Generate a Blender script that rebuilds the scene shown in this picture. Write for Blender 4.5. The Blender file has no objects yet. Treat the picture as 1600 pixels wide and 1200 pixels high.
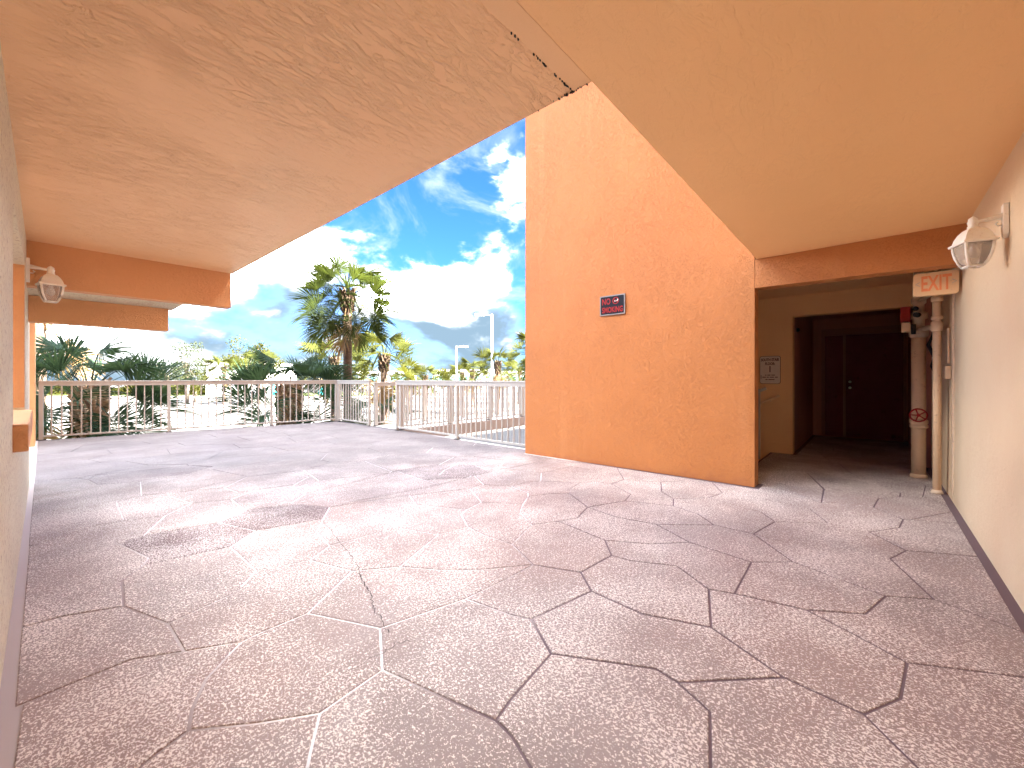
import bpy, bmesh, math, random
from mathutils import Vector, Matrix, geometry
from math import sin, cos, pi, radians as rad

S = bpy.context.scene
C = S.collection
rnd = random.Random(7)

# ------------------------------------------------------------------ camera
CAMH = 1.2
FPX = 643.0
TH = math.atan(562 / 643.0)
HOR = 592
cam = bpy.data.cameras.new('camera')
camo = bpy.data.objects.new('camera', cam)
C.objects.link(camo)
camo.location = (0, 0, CAMH)
camo.rotation_euler = (pi / 2, 0, TH - pi / 2)
cam.sensor_fit = 'HORIZONTAL'
cam.sensor_width = 36
cam.lens = FPX / 1600 * 36
cam.shift_y = -8 / 1600
cam.clip_start = 0.02
cam.clip_end = 2000
S.camera = camo

# ------------------------------------------------------------------ world
SUN_EL = rad(43)
SUN_AZ = math.atan2(0.30, -0.95)
W = bpy.data.worlds.new('World')
S.world = W
W.use_nodes = True
nt = W.node_tree
nt.nodes.clear()
def wn(t, **k):
    n = nt.nodes.new(t)
    for a, b in k.items():
        setattr(n, a, b)
    return n
def wl(a, b): nt.links.new(a, b)
def wmath(op, a, b=None, c=None, clamp=False):
    n = wn('ShaderNodeMath', operation=op, use_clamp=clamp)
    for i, v in enumerate((a, b, c)):
        if v is None: continue
        if isinstance(v, (int, float)): n.inputs[i].default_value = v
        else: wl(v, n.inputs[i])
    return n.outputs[0]
def wstep(x, lo, hi):
    n = wn('ShaderNodeMapRange', interpolation_type='SMOOTHSTEP')
    wl(x, n.inputs[0])
    for i, v in ((1, lo), (2, hi)):
        if isinstance(v, (int, float)): n.inputs[i].default_value = v
        else: wl(v, n.inputs[i])
    return n.outputs[0]
out = wn('ShaderNodeOutputWorld')
sky = wn('ShaderNodeTexSky', sky_type='NISHITA')
sky.sun_disc = False
sky.sun_elevation = SUN_EL
sky.sun_rotation = SUN_AZ
sky.dust_density = 0.6
sky.ozone_density = 2.0
hs = wn('ShaderNodeHueSaturation'); hs.inputs['Saturation'].default_value = 1.1
wl(sky.outputs[0], hs.inputs['Color'])
bg = wn('ShaderNodeBackground'); bg.inputs[1].default_value = 0.05
tint = wn('ShaderNodeMix', data_type='RGBA', blend_type='MULTIPLY')
tint.inputs['Factor'].default_value = 1.0
wl(hs.outputs[0], tint.inputs[6]); tint.inputs[7].default_value = (0.072, 0.146, 0.285, 1)
wl(tint.outputs[2], bg.inputs[0])
tc = wn('ShaderNodeTexCoord')
sep = wn('ShaderNodeSeparateXYZ'); wl(tc.outputs['Generated'], sep.inputs[0])
def wnoise(vec, scale, detail, rough, dist, loc, stretch, rot=(0, 0, 0)):
    m = wn('ShaderNodeMapping'); wl(vec, m.inputs[0])
    m.inputs['Location'].default_value = loc
    m.inputs['Rotation'].default_value = rot
    m.inputs['Scale'].default_value = stretch
    n = wn('ShaderNodeTexNoise'); wl(m.outputs[0], n.inputs['Vector'])
    n.inputs['Scale'].default_value = scale; n.inputs['Detail'].default_value = detail
    n.inputs['Roughness'].default_value = rough; n.inputs['Distortion'].default_value = dist
    return n.outputs['Fac']
gen = tc.outputs['Generated']
z = sep.outputs[2]
CL = (3.1, 1.45, 0.51)
n1 = wnoise(gen, 2.6, 11, 0.55, 0.15, CL, (1, 1, 1.9))
n1b = wnoise(gen, 2.6, 5, 0.5, 0.15, (CL[0] - 0.03, CL[1] + 0.02, CL[2] + 0.17), (1, 1, 1.9))
thr = wmath('ADD', wmath('MULTIPLY', wstep(z, 0.02, 0.30), 0.17), 0.385)
thr = wmath('SUBTRACT', thr, wmath('MULTIPLY', wstep(z, 0.45, 0.85), 0.09))  # extra cloud overhead, out of view, added to light the shaded deck and ceilings
cum = wstep(n1, thr, wmath('ADD', thr, 0.13))
shade = wstep(wmath('SUBTRACT', n1, n1b), -0.13, 0.10)
shade = wmath('POWER', wmath('MULTIPLY', shade, wstep(z, -0.06, 0.16)), 2.3)
low = wstep(z, 0.0, 0.22)
cir = wnoise(gen, 2.2, 9, 0.62, 1.2, (0.4, 2.2, 1.0), (0.7, 2.6, 3.4), (0.3, 0.2, 0.5))
cirm = wmath('MULTIPLY', wstep(cir, 0.46, 0.78), 0.85)
ccol = wn('ShaderNodeMix', data_type='RGBA')
wl(wmath('MULTIPLY', shade, 1.0), ccol.inputs['Factor'])
ccol.inputs[6].default_value = (0.0092, 0.0136, 0.0178, 1)
ccol.inputs[7].default_value = (1.0, 1.0, 0.99, 1)
ccol2 = wn('ShaderNodeMix', data_type='RGBA')
wl(cum, ccol2.inputs['Factor'])
ccol2.inputs[6].default_value = (0.028, 0.033, 0.036, 1)
wl(ccol.outputs[2], ccol2.inputs[7])
bgc = wn('ShaderNodeBackground'); bgc.inputs[1].default_value = 1.2
wl(ccol2.outputs[2], bgc.inputs[0])
mask = wmath('MAXIMUM', cum, cirm)
mask = wmath('MULTIPLY', mask, wstep(z, -0.05, 0.0))
mx = wn('ShaderNodeMixShader')
wl(mask, mx.inputs[0]); wl(bg.outputs[0], mx.inputs[1]); wl(bgc.outputs[0], mx.inputs[2])
wl(mx.outputs[0], out.inputs[0])

# ------------------------------------------------------------------ sun
sl = bpy.data.lights.new('sun', 'SUN')
sl.energy = 3.0
sl.angle = rad(0.5)
sl.color = (1.0, 0.93, 0.82)
so = bpy.data.objects.new('sun', sl)
C.objects.link(so)
sd = Vector((sin(SUN_AZ) * cos(SUN_EL), cos(SUN_AZ) * cos(SUN_EL), sin(SUN_EL)))
so.rotation_euler = sd.to_track_quat('Z', 'Y').to_euler()
so.location = (0, -30, 40)

# ------------------------------------------------------------------ exposure
S.view_settings.view_transform = 'Standard'
S.view_settings.look = 'None'
S.view_settings.exposure = 5.2
S.view_settings.gamma = 1
S.view_settings.use_curve_mapping = False
S.render.engine = 'CYCLES'
S.cycles.max_bounces = 12
S.cycles.diffuse_bounces = 7
S.cycles.transparent_max_bounces = 12

# ------------------------------------------------------------------ pixel helpers
FW = Vector((cos(TH), sin(TH), 0)); RT = Vector((sin(TH), -cos(TH), 0))
def G(x, y, zz=0.0):
    d = FPX * (CAMH - zz) / (y - HOR)
    p = FW * d + RT * ((x - 800) / FPX * d)
    return Vector((p.x, p.y, zz))
def D(x, y, d):
    p = FW * d + RT * ((x - 800) / FPX * d)
    return Vector((p.x, p.y, CAMH - (y - HOR) * d / FPX))

# ------------------------------------------------------------------ object helpers
def tag(o, label=None, cat=None, group=None, kind=None):
    if label: o['label'] = label
    if cat: o['category'] = cat
    if group: o['group'] = group
    if kind: o['kind'] = kind
    return o
def empty(name, loc, label, cat, group=None, rz=0):
    o = bpy.data.objects.new(name, None); C.objects.link(o)
    o.location = loc; o.rotation_euler = (0, 0, rz)
    o.empty_display_size = 0.1
    return tag(o, label, cat, group)
def link(name, me, mat=None, parent=None, loc=None):
    o = bpy.data.objects.new(name, me); C.objects.link(o)
    if mat is not None and not me.materials: me.materials.append(mat)
    if parent is not None: o.parent = parent
    if loc is not None: o.location = loc
    return o
class MB:
    def __init__(s): s.bm = bmesh.new()
    def box(s, a, b, M=None, bev=0):
        r = bmesh.ops.create_cube(s.bm, size=1)
        vs = r['verts']
        a = Vector(a); b = Vector(b)
        c = (a + b) / 2; d = b - a
        for v in vs:
            v.co = Vector((v.co.x * d.x, v.co.y * d.y, v.co.z * d.z)) + c
        if bev:
            es = {e for v in vs for e in v.link_edges}
            rr = bmesh.ops.bevel(s.bm, geom=list(es), offset=bev, segments=2, affect='EDGES', profile=0.6)
            vs = list({v for f in rr['faces'] for v in f.verts} | {v for v in vs if v.is_valid})
        if M is not None:
            for v in vs: v.co = M @ v.co
        return s
    def tube(s, pts, r, n=12, cap=True):
        pts = [Vector(p) for p in pts]
        rs = r if isinstance(r, (list, tuple)) else [r] * len(pts)
        rings = []
        up = Vector((0, 0, 1))
        for i, p in enumerate(pts):
            t = (pts[min(i + 1, len(pts) - 1)] - pts[max(i - 1, 0)]).normalized()
            a = up if abs(t.dot(up)) < 0.95 else Vector((1, 0, 0))
            u = t.cross(a).normalized(); w = t.cross(u).normalized()
            rings.append([s.bm.verts.new(p + (u * cos(2 * pi * k / n) + w * sin(2 * pi * k / n)) * rs[i]) for k in range(n)])
        for i in range(len(rings) - 1):
            for k in range(n):
                f = s.bm.faces.new((rings[i][k], rings[i][(k + 1) % n], rings[i + 1][(k + 1) % n], rings[i + 1][k]))
                f.smooth = True
        if cap:
            s.bm.faces.new(rings[0]); s.bm.faces.new(list(reversed(rings[-1])))
        return s
    def lathe(s, prof, n=16, M=None, smooth=True):
        rings = []
        for (r, zz) in prof:
            rings.append([s.bm.verts.new((max(r, 1e-4) * cos(2 * pi * k / n), max(r, 1e-4) * sin(2 * pi * k / n), zz)) for k in range(n)])
        for i in range(len(rings) - 1):
            for k in range(n):
                f = s.bm.faces.new((rings[i][k], rings[i][(k + 1) % n], rings[i + 1][(k + 1) % n], rings[i + 1][k]))
                f.smooth = smooth
        s.bm.faces.new(list(reversed(rings[0]))); s.bm.faces.new(rings[-1])
        if M is not None:
            for rg in rings:
                for v in rg: v.co = M @ v.co
        return s
    def prism(s, poly, z0, z1):
        a = [s.bm.verts.new((p[0], p[1], z0)) for p in poly]
        b = [s.bm.verts.new((p[0], p[1], z1)) for p in poly]
        s.bm.faces.new(list(reversed(a))); s.bm.faces.new(b)
        n = len(poly)
        for i in range(n):
            s.bm.faces.new((a[i], a[(i + 1) % n], b[(i + 1) % n], b[i]))
        return s
    def hexa(s, bot, top):
        return s.poly(bot, top)
    def poly(s, A, B):
        a = [s.bm.verts.new(p) for p in A]; b = [s.bm.verts.new(p) for p in B]
        n = len(A)
        s.bm.faces.new(list(reversed(a))); s.bm.faces.new(b)
        for i in range(n):
            s.bm.faces.new((a[i], a[(i + 1) % n], b[(i + 1) % n], b[i]))
        return s
    def mesh(s, name, norm=True):
        if norm: bmesh.ops.recalc_face_normals(s.bm, faces=s.bm.faces)
        me = bpy.data.meshes.new(name); s.bm.to_mesh(me); s.bm.free()
        return me
    def build(s, name, mat, parent=None, loc=None, norm=True):
        return link(name, s.mesh(name, norm), mat, parent, loc)

# ------------------------------------------------------------------ materials
class Mat:
    def __init__(s, name, col=(0.5, 0.5, 0.5), rough=0.6, metal=0, spec=0.4):
        s.m = bpy.data.materials.new(name); s.m.use_nodes = True
        s.nt = s.m.node_tree
        s.b = s.nt.nodes['Principled BSDF']
        s.b.inputs['Base Color'].default_value = (*col, 1)
        s.b.inputs['Roughness'].default_value = rough
        s.b.inputs['Metallic'].default_value = metal
        s.b.inputs['Specular IOR Level'].default_value = spec
        s.tc = s.nt.nodes.new('ShaderNodeTexCoord')
    def n(s, t, **k):
        n = s.nt.nodes.new(t)
        for a, b in k.items(): setattr(n, a, b)
        return n
    def l(s, a, b): s.nt.links.new(a, b)
    def noise(s, scale, detail=4, rough=0.5, dist=0, stretch=(1, 1, 1), rot=(0, 0, 0), loc=(0, 0, 0)):
        mp = s.n('ShaderNodeMapping'); s.l(s.tc.outputs['Object'], mp.inputs[0])
        mp.inputs['Scale'].default_value = stretch; mp.inputs['Rotation'].default_value = rot
        mp.inputs['Location'].default_value = loc
        n = s.n('ShaderNodeTexNoise'); s.l(mp.outputs[0], n.inputs['Vector'])
        n.inputs['Scale'].default_value = scale; n.inputs['Detail'].default_value = detail
        n.inputs['Roughness'].default_value = rough; n.inputs['Distortion'].default_value = dist
        return n.outputs['Fac']
    def math(s, op, a, b=None, c=None, clamp=False):
        n = s.n('ShaderNodeMath', operation=op, use_clamp=clamp)
        for i, v in enumerate((a, b, c)):
            if v is None: continue
            if isinstance(v, (int, float)): n.inputs[i].default_value = v
            else: s.l(v, n.inputs[i])
        return n.outputs[0]
    def step(s, x, lo, hi, a=0.0, b=1.0):
        n = s.n('ShaderNodeMapRange', interpolation_type='SMOOTHSTEP')
        s.l(x, n.inputs[0])
        for i, v in ((1, lo), (2, hi), (3, a), (4, b)): n.inputs[i].default_value = v
        return n.outputs[0]
    def mix(s, f, a, b):
        n = s.n('ShaderNodeMix', data_type='RGBA')
        if isinstance(f, (int, float)): n.inputs['Factor'].default_value = f
        else: s.l(f, n.inputs['Factor'])
        for i, v in ((6, a), (7, b)):
            if isinstance(v, tuple): n.inputs[i].default_value = (*v, 1)
            else: s.l(v, n.inputs[i])
        return n.outputs[2]
    def bump(s, h, strength=0.5, dist=0.01, prev=None):
        n = s.n('ShaderNodeBump'); n.inputs['Strength'].default_value = strength
        n.inputs['Distance'].default_value = dist
        s.l(h, n.inputs['Height'])
        if prev is not None: s.l(prev, n.inputs['Normal'])
        s.l(n.outputs[0], s.b.inputs['Normal'])
        return n.outputs[0]
    def color(s, c): s.l(c, s.b.inputs['Base Color'])

def plain(name, col, rough=0.6, metal=0, var=0.12, scale=6, bump=0.0, dirt=None, spec=0.25):
    m = Mat(name, col, rough, metal, spec)
    f = m.noise(scale, 5, 0.6)
    dk = tuple(c * (1 - var) for c in col); lt = tuple(min(1, c * (1 + var)) for c in col)
    c = m.mix(f, dk, lt)
    if dirt:
        g = m.step(m.noise(scale * 2.3, 6, 0.65, loc=(3, 1, 2)), 0.56, 0.75)
        c = m.mix(m.math('MULTIPLY', g, 0.7), c, dirt)
    m.color(c)
    if bump: m.bump(m.noise(scale * 12, 3), bump, 0.004)
    return m.m

def stucco(name, col, col2, scale=7.0, strength=0.5, fine=0.35, stain=None, rough=0.75, dist=0.012, blot=1.0, grime=False, pits=None):
    """knockdown stucco: crinkled trowel ridges and flattened islands"""
    m = Mat(name, col, rough, 0, 0.35)
    a = m.noise(scale, 5, 0.55, 1.3)
    isl = m.step(a, 0.47, 0.60)
    w = m.noise(scale * 1.9, 3, 0.5, 2.4, loc=(5, 3, 1))
    rid = m.step(m.math('ABSOLUTE', m.math('SUBTRACT', w, 0.5)), 0.0, 0.035, 1.0, 0.0)
    rid = m.math('MULTIPLY', rid, m.step(m.noise(2.2, 3, loc=(1, 7, 2)), 0.40, 0.62, 0.35, 1.0))
    fn = m.noise(90, 4, 0.6)
    h = m.math('ADD', m.math('MULTIPLY', isl, 0.28), m.math('MULTIPLY', rid, 1.0))
    h = m.math('ADD', h, m.math('MULTIPLY', fn, fine))
    m.bump(h, strength, dist)
    big = m.noise(0.9 * blot, 6, 0.6, loc=(2, 9, 4))
    c = m.mix(m.step(big, 0.3, 0.7), col, col2)
    c = m.mix(m.math('MULTIPLY', m.step(fn, 0.35, 0.7), 0.25), c, tuple(x * 0.86 for x in col))
    if pits:
        pt = m.step(m.noise(42, 3, 0.6, 0.3, loc=(6, 2, 2)), 0.57, 0.64)
        c = m.mix(m.math('MULTIPLY', pt, 0.6), c, pits)
    if stain:
        st = m.step(m.noise(3.0, 6, 0.65, 0.3, stretch=(1, 1, 0.35), loc=(8, 1, 0)), 0.58, 0.78)
        c = m.mix(m.math('MULTIPLY', st, 0.45), c, stain)
    if grime:
        sp = m.n('ShaderNodeSeparateXYZ'); m.l(m.tc.outputs['Object'], sp.inputs[0])
        g1 = m.math('SUBTRACT', m.noise(6, 6, 0.7), m.math('MULTIPLY', sp.outputs[2], 2.2))
        c = m.mix(m.math('MULTIPLY', m.step(g1, 0.30, 0.55), 0.5), c, (0.36, 0.12, 0.045))
        dr_ = m.step(m.noise(3.2, 5, 0.6, 0.2, stretch=(1, 1, 0.07), loc=(2, 2, 2)), 0.56, 0.72)
        c = m.mix(m.math('MULTIPLY', dr_, 0.08), c, (0.80, 0.42, 0.20))
    m.color(c)
    return m.m

ORANGE = (0.50, 0.19, 0.056); ORANGE2 = (0.475, 0.175, 0.05)
M_orange = stucco('orange_stucco', ORANGE, ORANGE2, 9.0, 0.62, 0.2, None, 0.55, 0.013, grime=True)
M_beam = stucco('beam_stucco', (0.80, 0.43, 0.20), (0.77, 0.40, 0.185), 16.0, 0.7, 0.4, None, 0.7, 0.012)

# ceiling: skip-trowel ridges running with the trowel
def ceiling_mat(name, col, col2, amount):
    m = Mat(name, col, 0.48, 0, 0.5)
    w = m.noise(11.0, 6, 0.62, 0.5, stretch=(0.34, 1.0, 1), rot=(0, 0, 0.10))
    r1 = m.step(m.math('ABSOLUTE', m.math('SUBTRACT', w, 0.5)), 0.0, 0.05, 1.0, 0.0)
    w2 = m.noise(20.0, 5, 0.6, 0.5, stretch=(0.4, 1.0, 1), rot=(0, 0, -0.12), loc=(4, 2, 0))
    r2 = m.step(w2, 0.50, 0.57)
    patch = m.step(m.noise(1.3, 4, 0.6, loc=(0.7, 0.2, 0)), 0.36, 0.6, 0.25, 1.0)
    h = m.math('MULTIPLY', m.math('ADD', m.math('MULTIPLY', r1, 0.6), m.math('MULTIPLY', r2, 0.6)), patch)
    h = m.math('MULTIPLY', h, amount)
    fn = m.noise(120, 3, 0.6)
    h = m.math('ADD', h, m.math('MULTIPLY', fn, 0.12))
    m.bump(h, 0.75, 0.011)
    c = m.mix(m.step(m.noise(1.1, 5, 0.6), 0.3, 0.7), col, col2)
    m.color(c)
    return m.m
M_ceilL = ceiling_mat('trowelled_ceiling_paint', (0.90, 0.57, 0.29), (0.88, 0.545, 0.275), 1.0)
M_ceilR = ceiling_mat('smooth_ceiling_paint', (0.92, 0.575, 0.265), (0.90, 0.555, 0.25), 0.16)
M_band = ceiling_mat('patched_band_paint', (0.88, 0.57, 0.29), (0.86, 0.55, 0.28), 0.05)
M_cream = stucco('cream_stucco', (0.90, 0.80, 0.58), (0.88, 0.75, 0.52), 30.0, 0.9, 0.7, (0.62, 0.42, 0.26), 0.7, 0.012, pits=(0.42, 0.25, 0.15))
M_creamR = stucco('cream_wall_paint', (0.80, 0.63, 0.42), (0.78, 0.58, 0.37), 12.0, 0.6, 0.5, (0.72, 0.50, 0.33), 0.65, 0.008)
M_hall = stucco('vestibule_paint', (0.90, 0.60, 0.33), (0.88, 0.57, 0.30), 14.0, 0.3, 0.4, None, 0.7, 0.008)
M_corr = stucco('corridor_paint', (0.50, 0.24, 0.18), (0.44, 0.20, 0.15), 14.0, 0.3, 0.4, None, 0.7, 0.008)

# deck stone: worn spray coating with pale flecks
def deck_mat(name, base, fleck, dens, bumpy=0.5):
    m = Mat(name, base, 0.7, 0, 0.16)
    f1 = m.noise(118, 3, 0.6, 0.7, stretch=(1, 0.75, 1))
    f2 = m.noise(210, 2, 0.5, 0.4)
    dn = m.noise(1.4, 4, 0.6, loc=(3, 3, 0))
    d = m.step(dn, 0.3, 0.7, dens - 0.035, dens + 0.045)
    fl = m.math('SUBTRACT', m.math('ADD', m.math('MULTIPLY', f1, 0.75), m.math('MULTIPLY', f2, 0.25)), d)
    fl = m.step(fl, -0.006, 0.014)
    patch = m.noise(0.8, 5, 0.6, 0.6, loc=(1, 5, 0))
    warm = m.step(m.noise(0.55, 4, 0.55, loc=(7.3, 1.2, 0)), 0.40, 0.66)
    b2 = tuple(x * 0.80 for x in base)
    c = m.mix(m.step(patch, 0.3, 0.7), b2, base)
    c = m.mix(m.math('MULTIPLY', warm, 0.35), c, (base[0] * 1.12, base[1] * 0.86, base[2] * 0.76))
    scuff = m.step(m.noise(2.2, 7, 0.7, 0.9, stretch=(0.35, 1, 1), rot=(0, 0, 0.4)), 0.52, 0.74)
    c = m.mix(m.math('MULTIPLY', scuff, 0.30), c, (0.52, 0.49, 0.50))
    dark = m.step(m.noise(1.1, 6, 0.7, 0.7, stretch=(0.3, 1, 1), rot=(0, 0, 0.25), loc=(2, 0, 0)), 0.55, 0.76)
    c = m.mix(m.math('MULTIPLY', dark, 0.28), c, (0.22, 0.18, 0.19))
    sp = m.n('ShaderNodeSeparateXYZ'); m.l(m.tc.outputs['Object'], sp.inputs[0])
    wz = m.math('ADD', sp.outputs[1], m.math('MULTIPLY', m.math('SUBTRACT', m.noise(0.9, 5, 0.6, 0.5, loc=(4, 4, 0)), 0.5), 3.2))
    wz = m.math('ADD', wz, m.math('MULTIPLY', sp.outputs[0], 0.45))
    grime_dim = m.step(wz, 3.3, 8.2)          # grime plus darkening painted in against the strong daylight on the outer part
    c = m.mix(m.math('MULTIPLY', grime_dim, 0.88), c, m.mix(m.noise(1.6, 6, 0.7, 0.8, stretch=(0.3, 1, 1)), (0.062, 0.055, 0.060), (0.125, 0.111, 0.117)))
    fl = m.math('MULTIPLY', fl, m.math('SUBTRACT', 1.0, m.math('MULTIPLY', grime_dim, 0.85)))
    c = m.mix(m.math('MULTIPLY', fl, 0.92), c, fleck)
    m.color(c)
    rr = m.step(m.noise(1.7, 5, 0.6), 0.3, 0.7, 0.6, 0.8)
    m.l(rr, m.b.inputs['Roughness'])
    m.bump(m.math('ADD', m.math('MULTIPLY', fl, 0.7), m.math('MULTIPLY', f1, 0.6)), bumpy, 0.004)
    return m.m
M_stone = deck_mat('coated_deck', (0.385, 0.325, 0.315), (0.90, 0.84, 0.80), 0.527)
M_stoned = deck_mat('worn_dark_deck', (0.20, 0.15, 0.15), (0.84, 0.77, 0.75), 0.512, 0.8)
def joint_mat():
    m = Mat('deck_joint', (0.2, 0.15, 0.2), 0.7)
    sp = m.n('ShaderNodeSeparateXYZ'); m.l(m.tc.outputs['Object'], sp.inputs[0])
    nz = m.math('MULTIPLY', m.math('SUBTRACT', m.noise(1.2, 4, 0.6), 0.5), 1.2)
    d = m.math('ADD', m.math('SUBTRACT', sp.outputs[1], m.math('MULTIPLY', sp.outputs[0], 0.5)), nz)
    chalk = m.math('MULTIPLY', m.step(d, 0.45, 1.1), m.math('MULTIPLY', m.step(sp.outputs[0], 0.30, 0.6), m.step(sp.outputs[1], 5.5, 7.5, 1.0, 0.0)))
    fine = m.step(m.noise(9, 5, 0.7), 0.3, 0.5)
    side = m.step(d, 0.3, 0.9)
    c = m.mix(side, (0.17, 0.12, 0.14), (0.34, 0.28, 0.275))
    c = m.mix(m.math('MULTIPLY', chalk, fine), c, (0.90, 0.89, 0.92))
    c = m.mix(m.step(sp.outputs[1], 5.0, 8.0), c, (0.055, 0.048, 0.052))
    c = m.mix(m.step(sp.outputs[0], -0.06, 0.0, 1.0, 0.0), c, (0.50, 0.45, 0.45))
    m.color(c)
    return m.m
M_joint = joint_mat()
M_crack = plain('crack_dark', (0.05, 0.04, 0.045), 0.9)
M_rail = plain('beige_rail_paint', (0.40, 0.385, 0.36), 0.45, 0, 0.06, 4)
M_lampw = plain('cream_lamp_paint', (0.86, 0.80, 0.70), 0.4, 0, 0.06, 20, 0, (0.6, 0.48, 0.36))
M_pipe = plain('peach_pipe_paint', (0.78, 0.56, 0.36), 0.45, 0, 0.1, 9, 0.1, (0.45, 0.30, 0.20))
M_pipe2 = plain('grimy_pipe_paint', (0.68, 0.52, 0.38), 0.45, 0, 0.15, 14, 0.2, (0.28, 0.20, 0.16))
M_red = plain('red_enamel', (0.35, 0.025, 0.02), 0.4)
M_black = plain('black_rubber', (0.02, 0.018, 0.02), 0.6)
M_door = plain('maroon_door_paint', (0.24, 0.055, 0.07), 0.6, 0, 0.2, 3, 0, (0.05, 0.02, 0.02))
M_dframe = plain('brown_frame_paint', (0.36, 0.17, 0.14), 0.6, 0, 0.15)
M_metal = plain('brushed_metal', (0.6, 0.58, 0.55), 0.3, 0.9)
M_signblack = plain('sign_black', (0.006, 0.005, 0.008), 0.4)
M_signred = plain('sign_red', (0.30, 0.015, 0.013), 0.5)
M_signwhite = plain('sign_white', (0.80, 0.72, 0.66), 0.5)
M_frame = plain('aluminium_frame', (0.26, 0.245, 0.225), 0.35, 0.3)
M_exit = plain('painted_over_exit_box', (0.86, 0.58, 0.32), 0.55, 0, 0.08, 15, 0, (0.6, 0.4, 0.25))
M_exitred = plain('exit_letter_red', (0.92, 0.30, 0.13), 0.5)
M_ink = plain('brown_ink', (0.10, 0.03, 0.02), 0.6)
M_concrete = plain('light_concrete', (0.60, 0.57, 0.53), 0.8, 0, 0.12, 0.8, 0.2)
M_rampface = plain('pinkish_slab_paint', (0.34, 0.30, 0.28), 0.7, 0, 0.08, 2)
M_white = plain('white_wall_paint', (0.82, 0.82, 0.80), 0.6, 0, 0.04, 1)
M_pole = plain('pale_pole_paint', (0.78, 0.78, 0.76), 0.4)
M_teal = plain('teal_fabric', (0.02, 0.45, 0.50), 0.6)
M_winglass = plain('teal_window_glass', (0.16, 0.34, 0.36), 0.15)
M_curb = plain('concrete_curb', (0.66, 0.63, 0.57), 0.8, 0, 0.1, 2)
M_line = plain('white_paint_line', (0.82, 0.82, 0.80), 0.7, 0, 0.1, 3)
M_lens = Mat('lamp_glass', (0.95, 0.9, 0.85), 0.12)
M_lens.b.inputs['Transmission Weight'].default_value = 0.85
M_lens.b.inputs['IOR'].default_value = 1.1
M_lens = M_lens.m
M_bulb = plain('frosted_bulb', (0.9, 0.87, 0.8), 0.3)
def lot_mat():
    m = Mat('parking_lot', (0.5, 0.48, 0.45), 0.85)
    a = m.noise(0.09, 6, 0.65); b = m.noise(1.5, 6, 0.7, stretch=(0.4, 1, 1))
    c = m.mix(m.step(a, 0.35, 0.65), (0.055, 0.053, 0.051), (0.085, 0.082, 0.078))
    c = m.mix(m.math('MULTIPLY', m.step(b, 0.5, 0.75), 0.5), c, (0.045, 0.043, 0.041))
    m.color(c)
    return m.m
M_lot = lot_mat()
def grass_mat():
    m = Mat('lawn', (0.1, 0.16, 0.04), 0.9)
    c = m.mix(m.noise(1.2, 6, 0.7), (0.05, 0.075, 0.015), (0.09, 0.11, 0.03))
    m.color(c); m.bump(m.noise(30, 3), 0.6, 0.03)
    return m.m
M_grass = grass_mat()
def leaf_mat(name, dark, light, trans=0.35):
    m = Mat(name, dark, 0.6, 0, 0.08)
    oi = m.n('ShaderNodeObjectInfo')
    f = m.math('ADD', m.math('MULTIPLY', m.noise(5, 3), 0.5), m.math('MULTIPLY', oi.outputs['Random'], 0.5))
    c = m.mix(f, dark, light)
    m.color(c)
    tr = m.n('ShaderNodeBsdfTranslucent')
    tcn = m.mix(0.6, c, (light[0] * 1.5, light[1] * 1.4, light[2] * 0.6))
    m.l(tcn, tr.inputs[0])
    ms = m.n('ShaderNodeMixShader'); ms.inputs[0].default_value = trans
    o = [n for n in m.nt.nodes if n.type == 'OUTPUT_MATERIAL'][0]
    m.l(m.b.outputs[0], ms.inputs[1]); m.l(tr.outputs[0], ms.inputs[2]); m.l(ms.outputs[0], o.inputs[0])
    return m.m
M_frond_dark = leaf_mat('blue_green_frond', (0.022, 0.048, 0.034), (0.050, 0.085, 0.05), 0.3)
M_frond_mid = leaf_mat('green_frond', (0.028, 0.044, 0.014), (0.055, 0.074, 0.02), 0.35)
M_frond_yel = leaf_mat('yellow_green_frond', (0.032, 0.043, 0.009), (0.062, 0.066, 0.014), 0.35)
M_dead = leaf_mat('dead_frond', (0.20, 0.13, 0.07), (0.34, 0.24, 0.13), 0.2)
M_leafy = leaf_mat('tree_leaf', (0.022, 0.032, 0.016), (0.042, 0.05, 0.024), 0.25)
M_leafyel = leaf_mat('yellow_tree_leaf', (0.028, 0.034, 0.006), (0.055, 0.054, 0.009), 0.3)
M_leafpale = leaf_mat('pale_shrub_leaf', (0.08, 0.10, 0.07), (0.17, 0.18, 0.14), 0.3)
def trunk_mat(name, a, b):
    m = Mat(name, a, 0.9)
    rings = m.noise(22, 4, 0.6, 0.4, stretch=(0.25, 0.25, 1))
    c = m.mix(m.step(rings, 0.35, 0.65), a, b)
    c = m.mix(m.math('MULTIPLY', m.step(m.noise(7, 5), 0.5, 0.7), 0.5), c, tuple(x * 0.6 for x in a))
    m.color(c); m.bump(rings, 0.8, 0.02)
    return m.m
M_trunk = trunk_mat('palm_trunk_bark', (0.075, 0.05, 0.038), (0.14, 0.098, 0.072))
M_boot = trunk_mat('palm_boot', (0.30, 0.215, 0.145), (0.48, 0.36, 0.25))
M_boot2 = trunk_mat('dark_palm_boot', (0.07, 0.046, 0.03), (0.13, 0.088, 0.055))
M_wood = trunk_mat('tree_bark', (0.13, 0.10, 0.08), (0.20, 0.16, 0.12))

# ------------------------------------------------------------------ key dimensions
H = 2.52          # ceiling
GZ = -2.5         # parking lot level
XL = -0.10        # left wall
YR = -0.60        # right wall
XO = 5.17         # orange wall face
def rail1(x): return 12.265 - (x + 0.05) * 0.1495    # far edge of the deck

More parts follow.
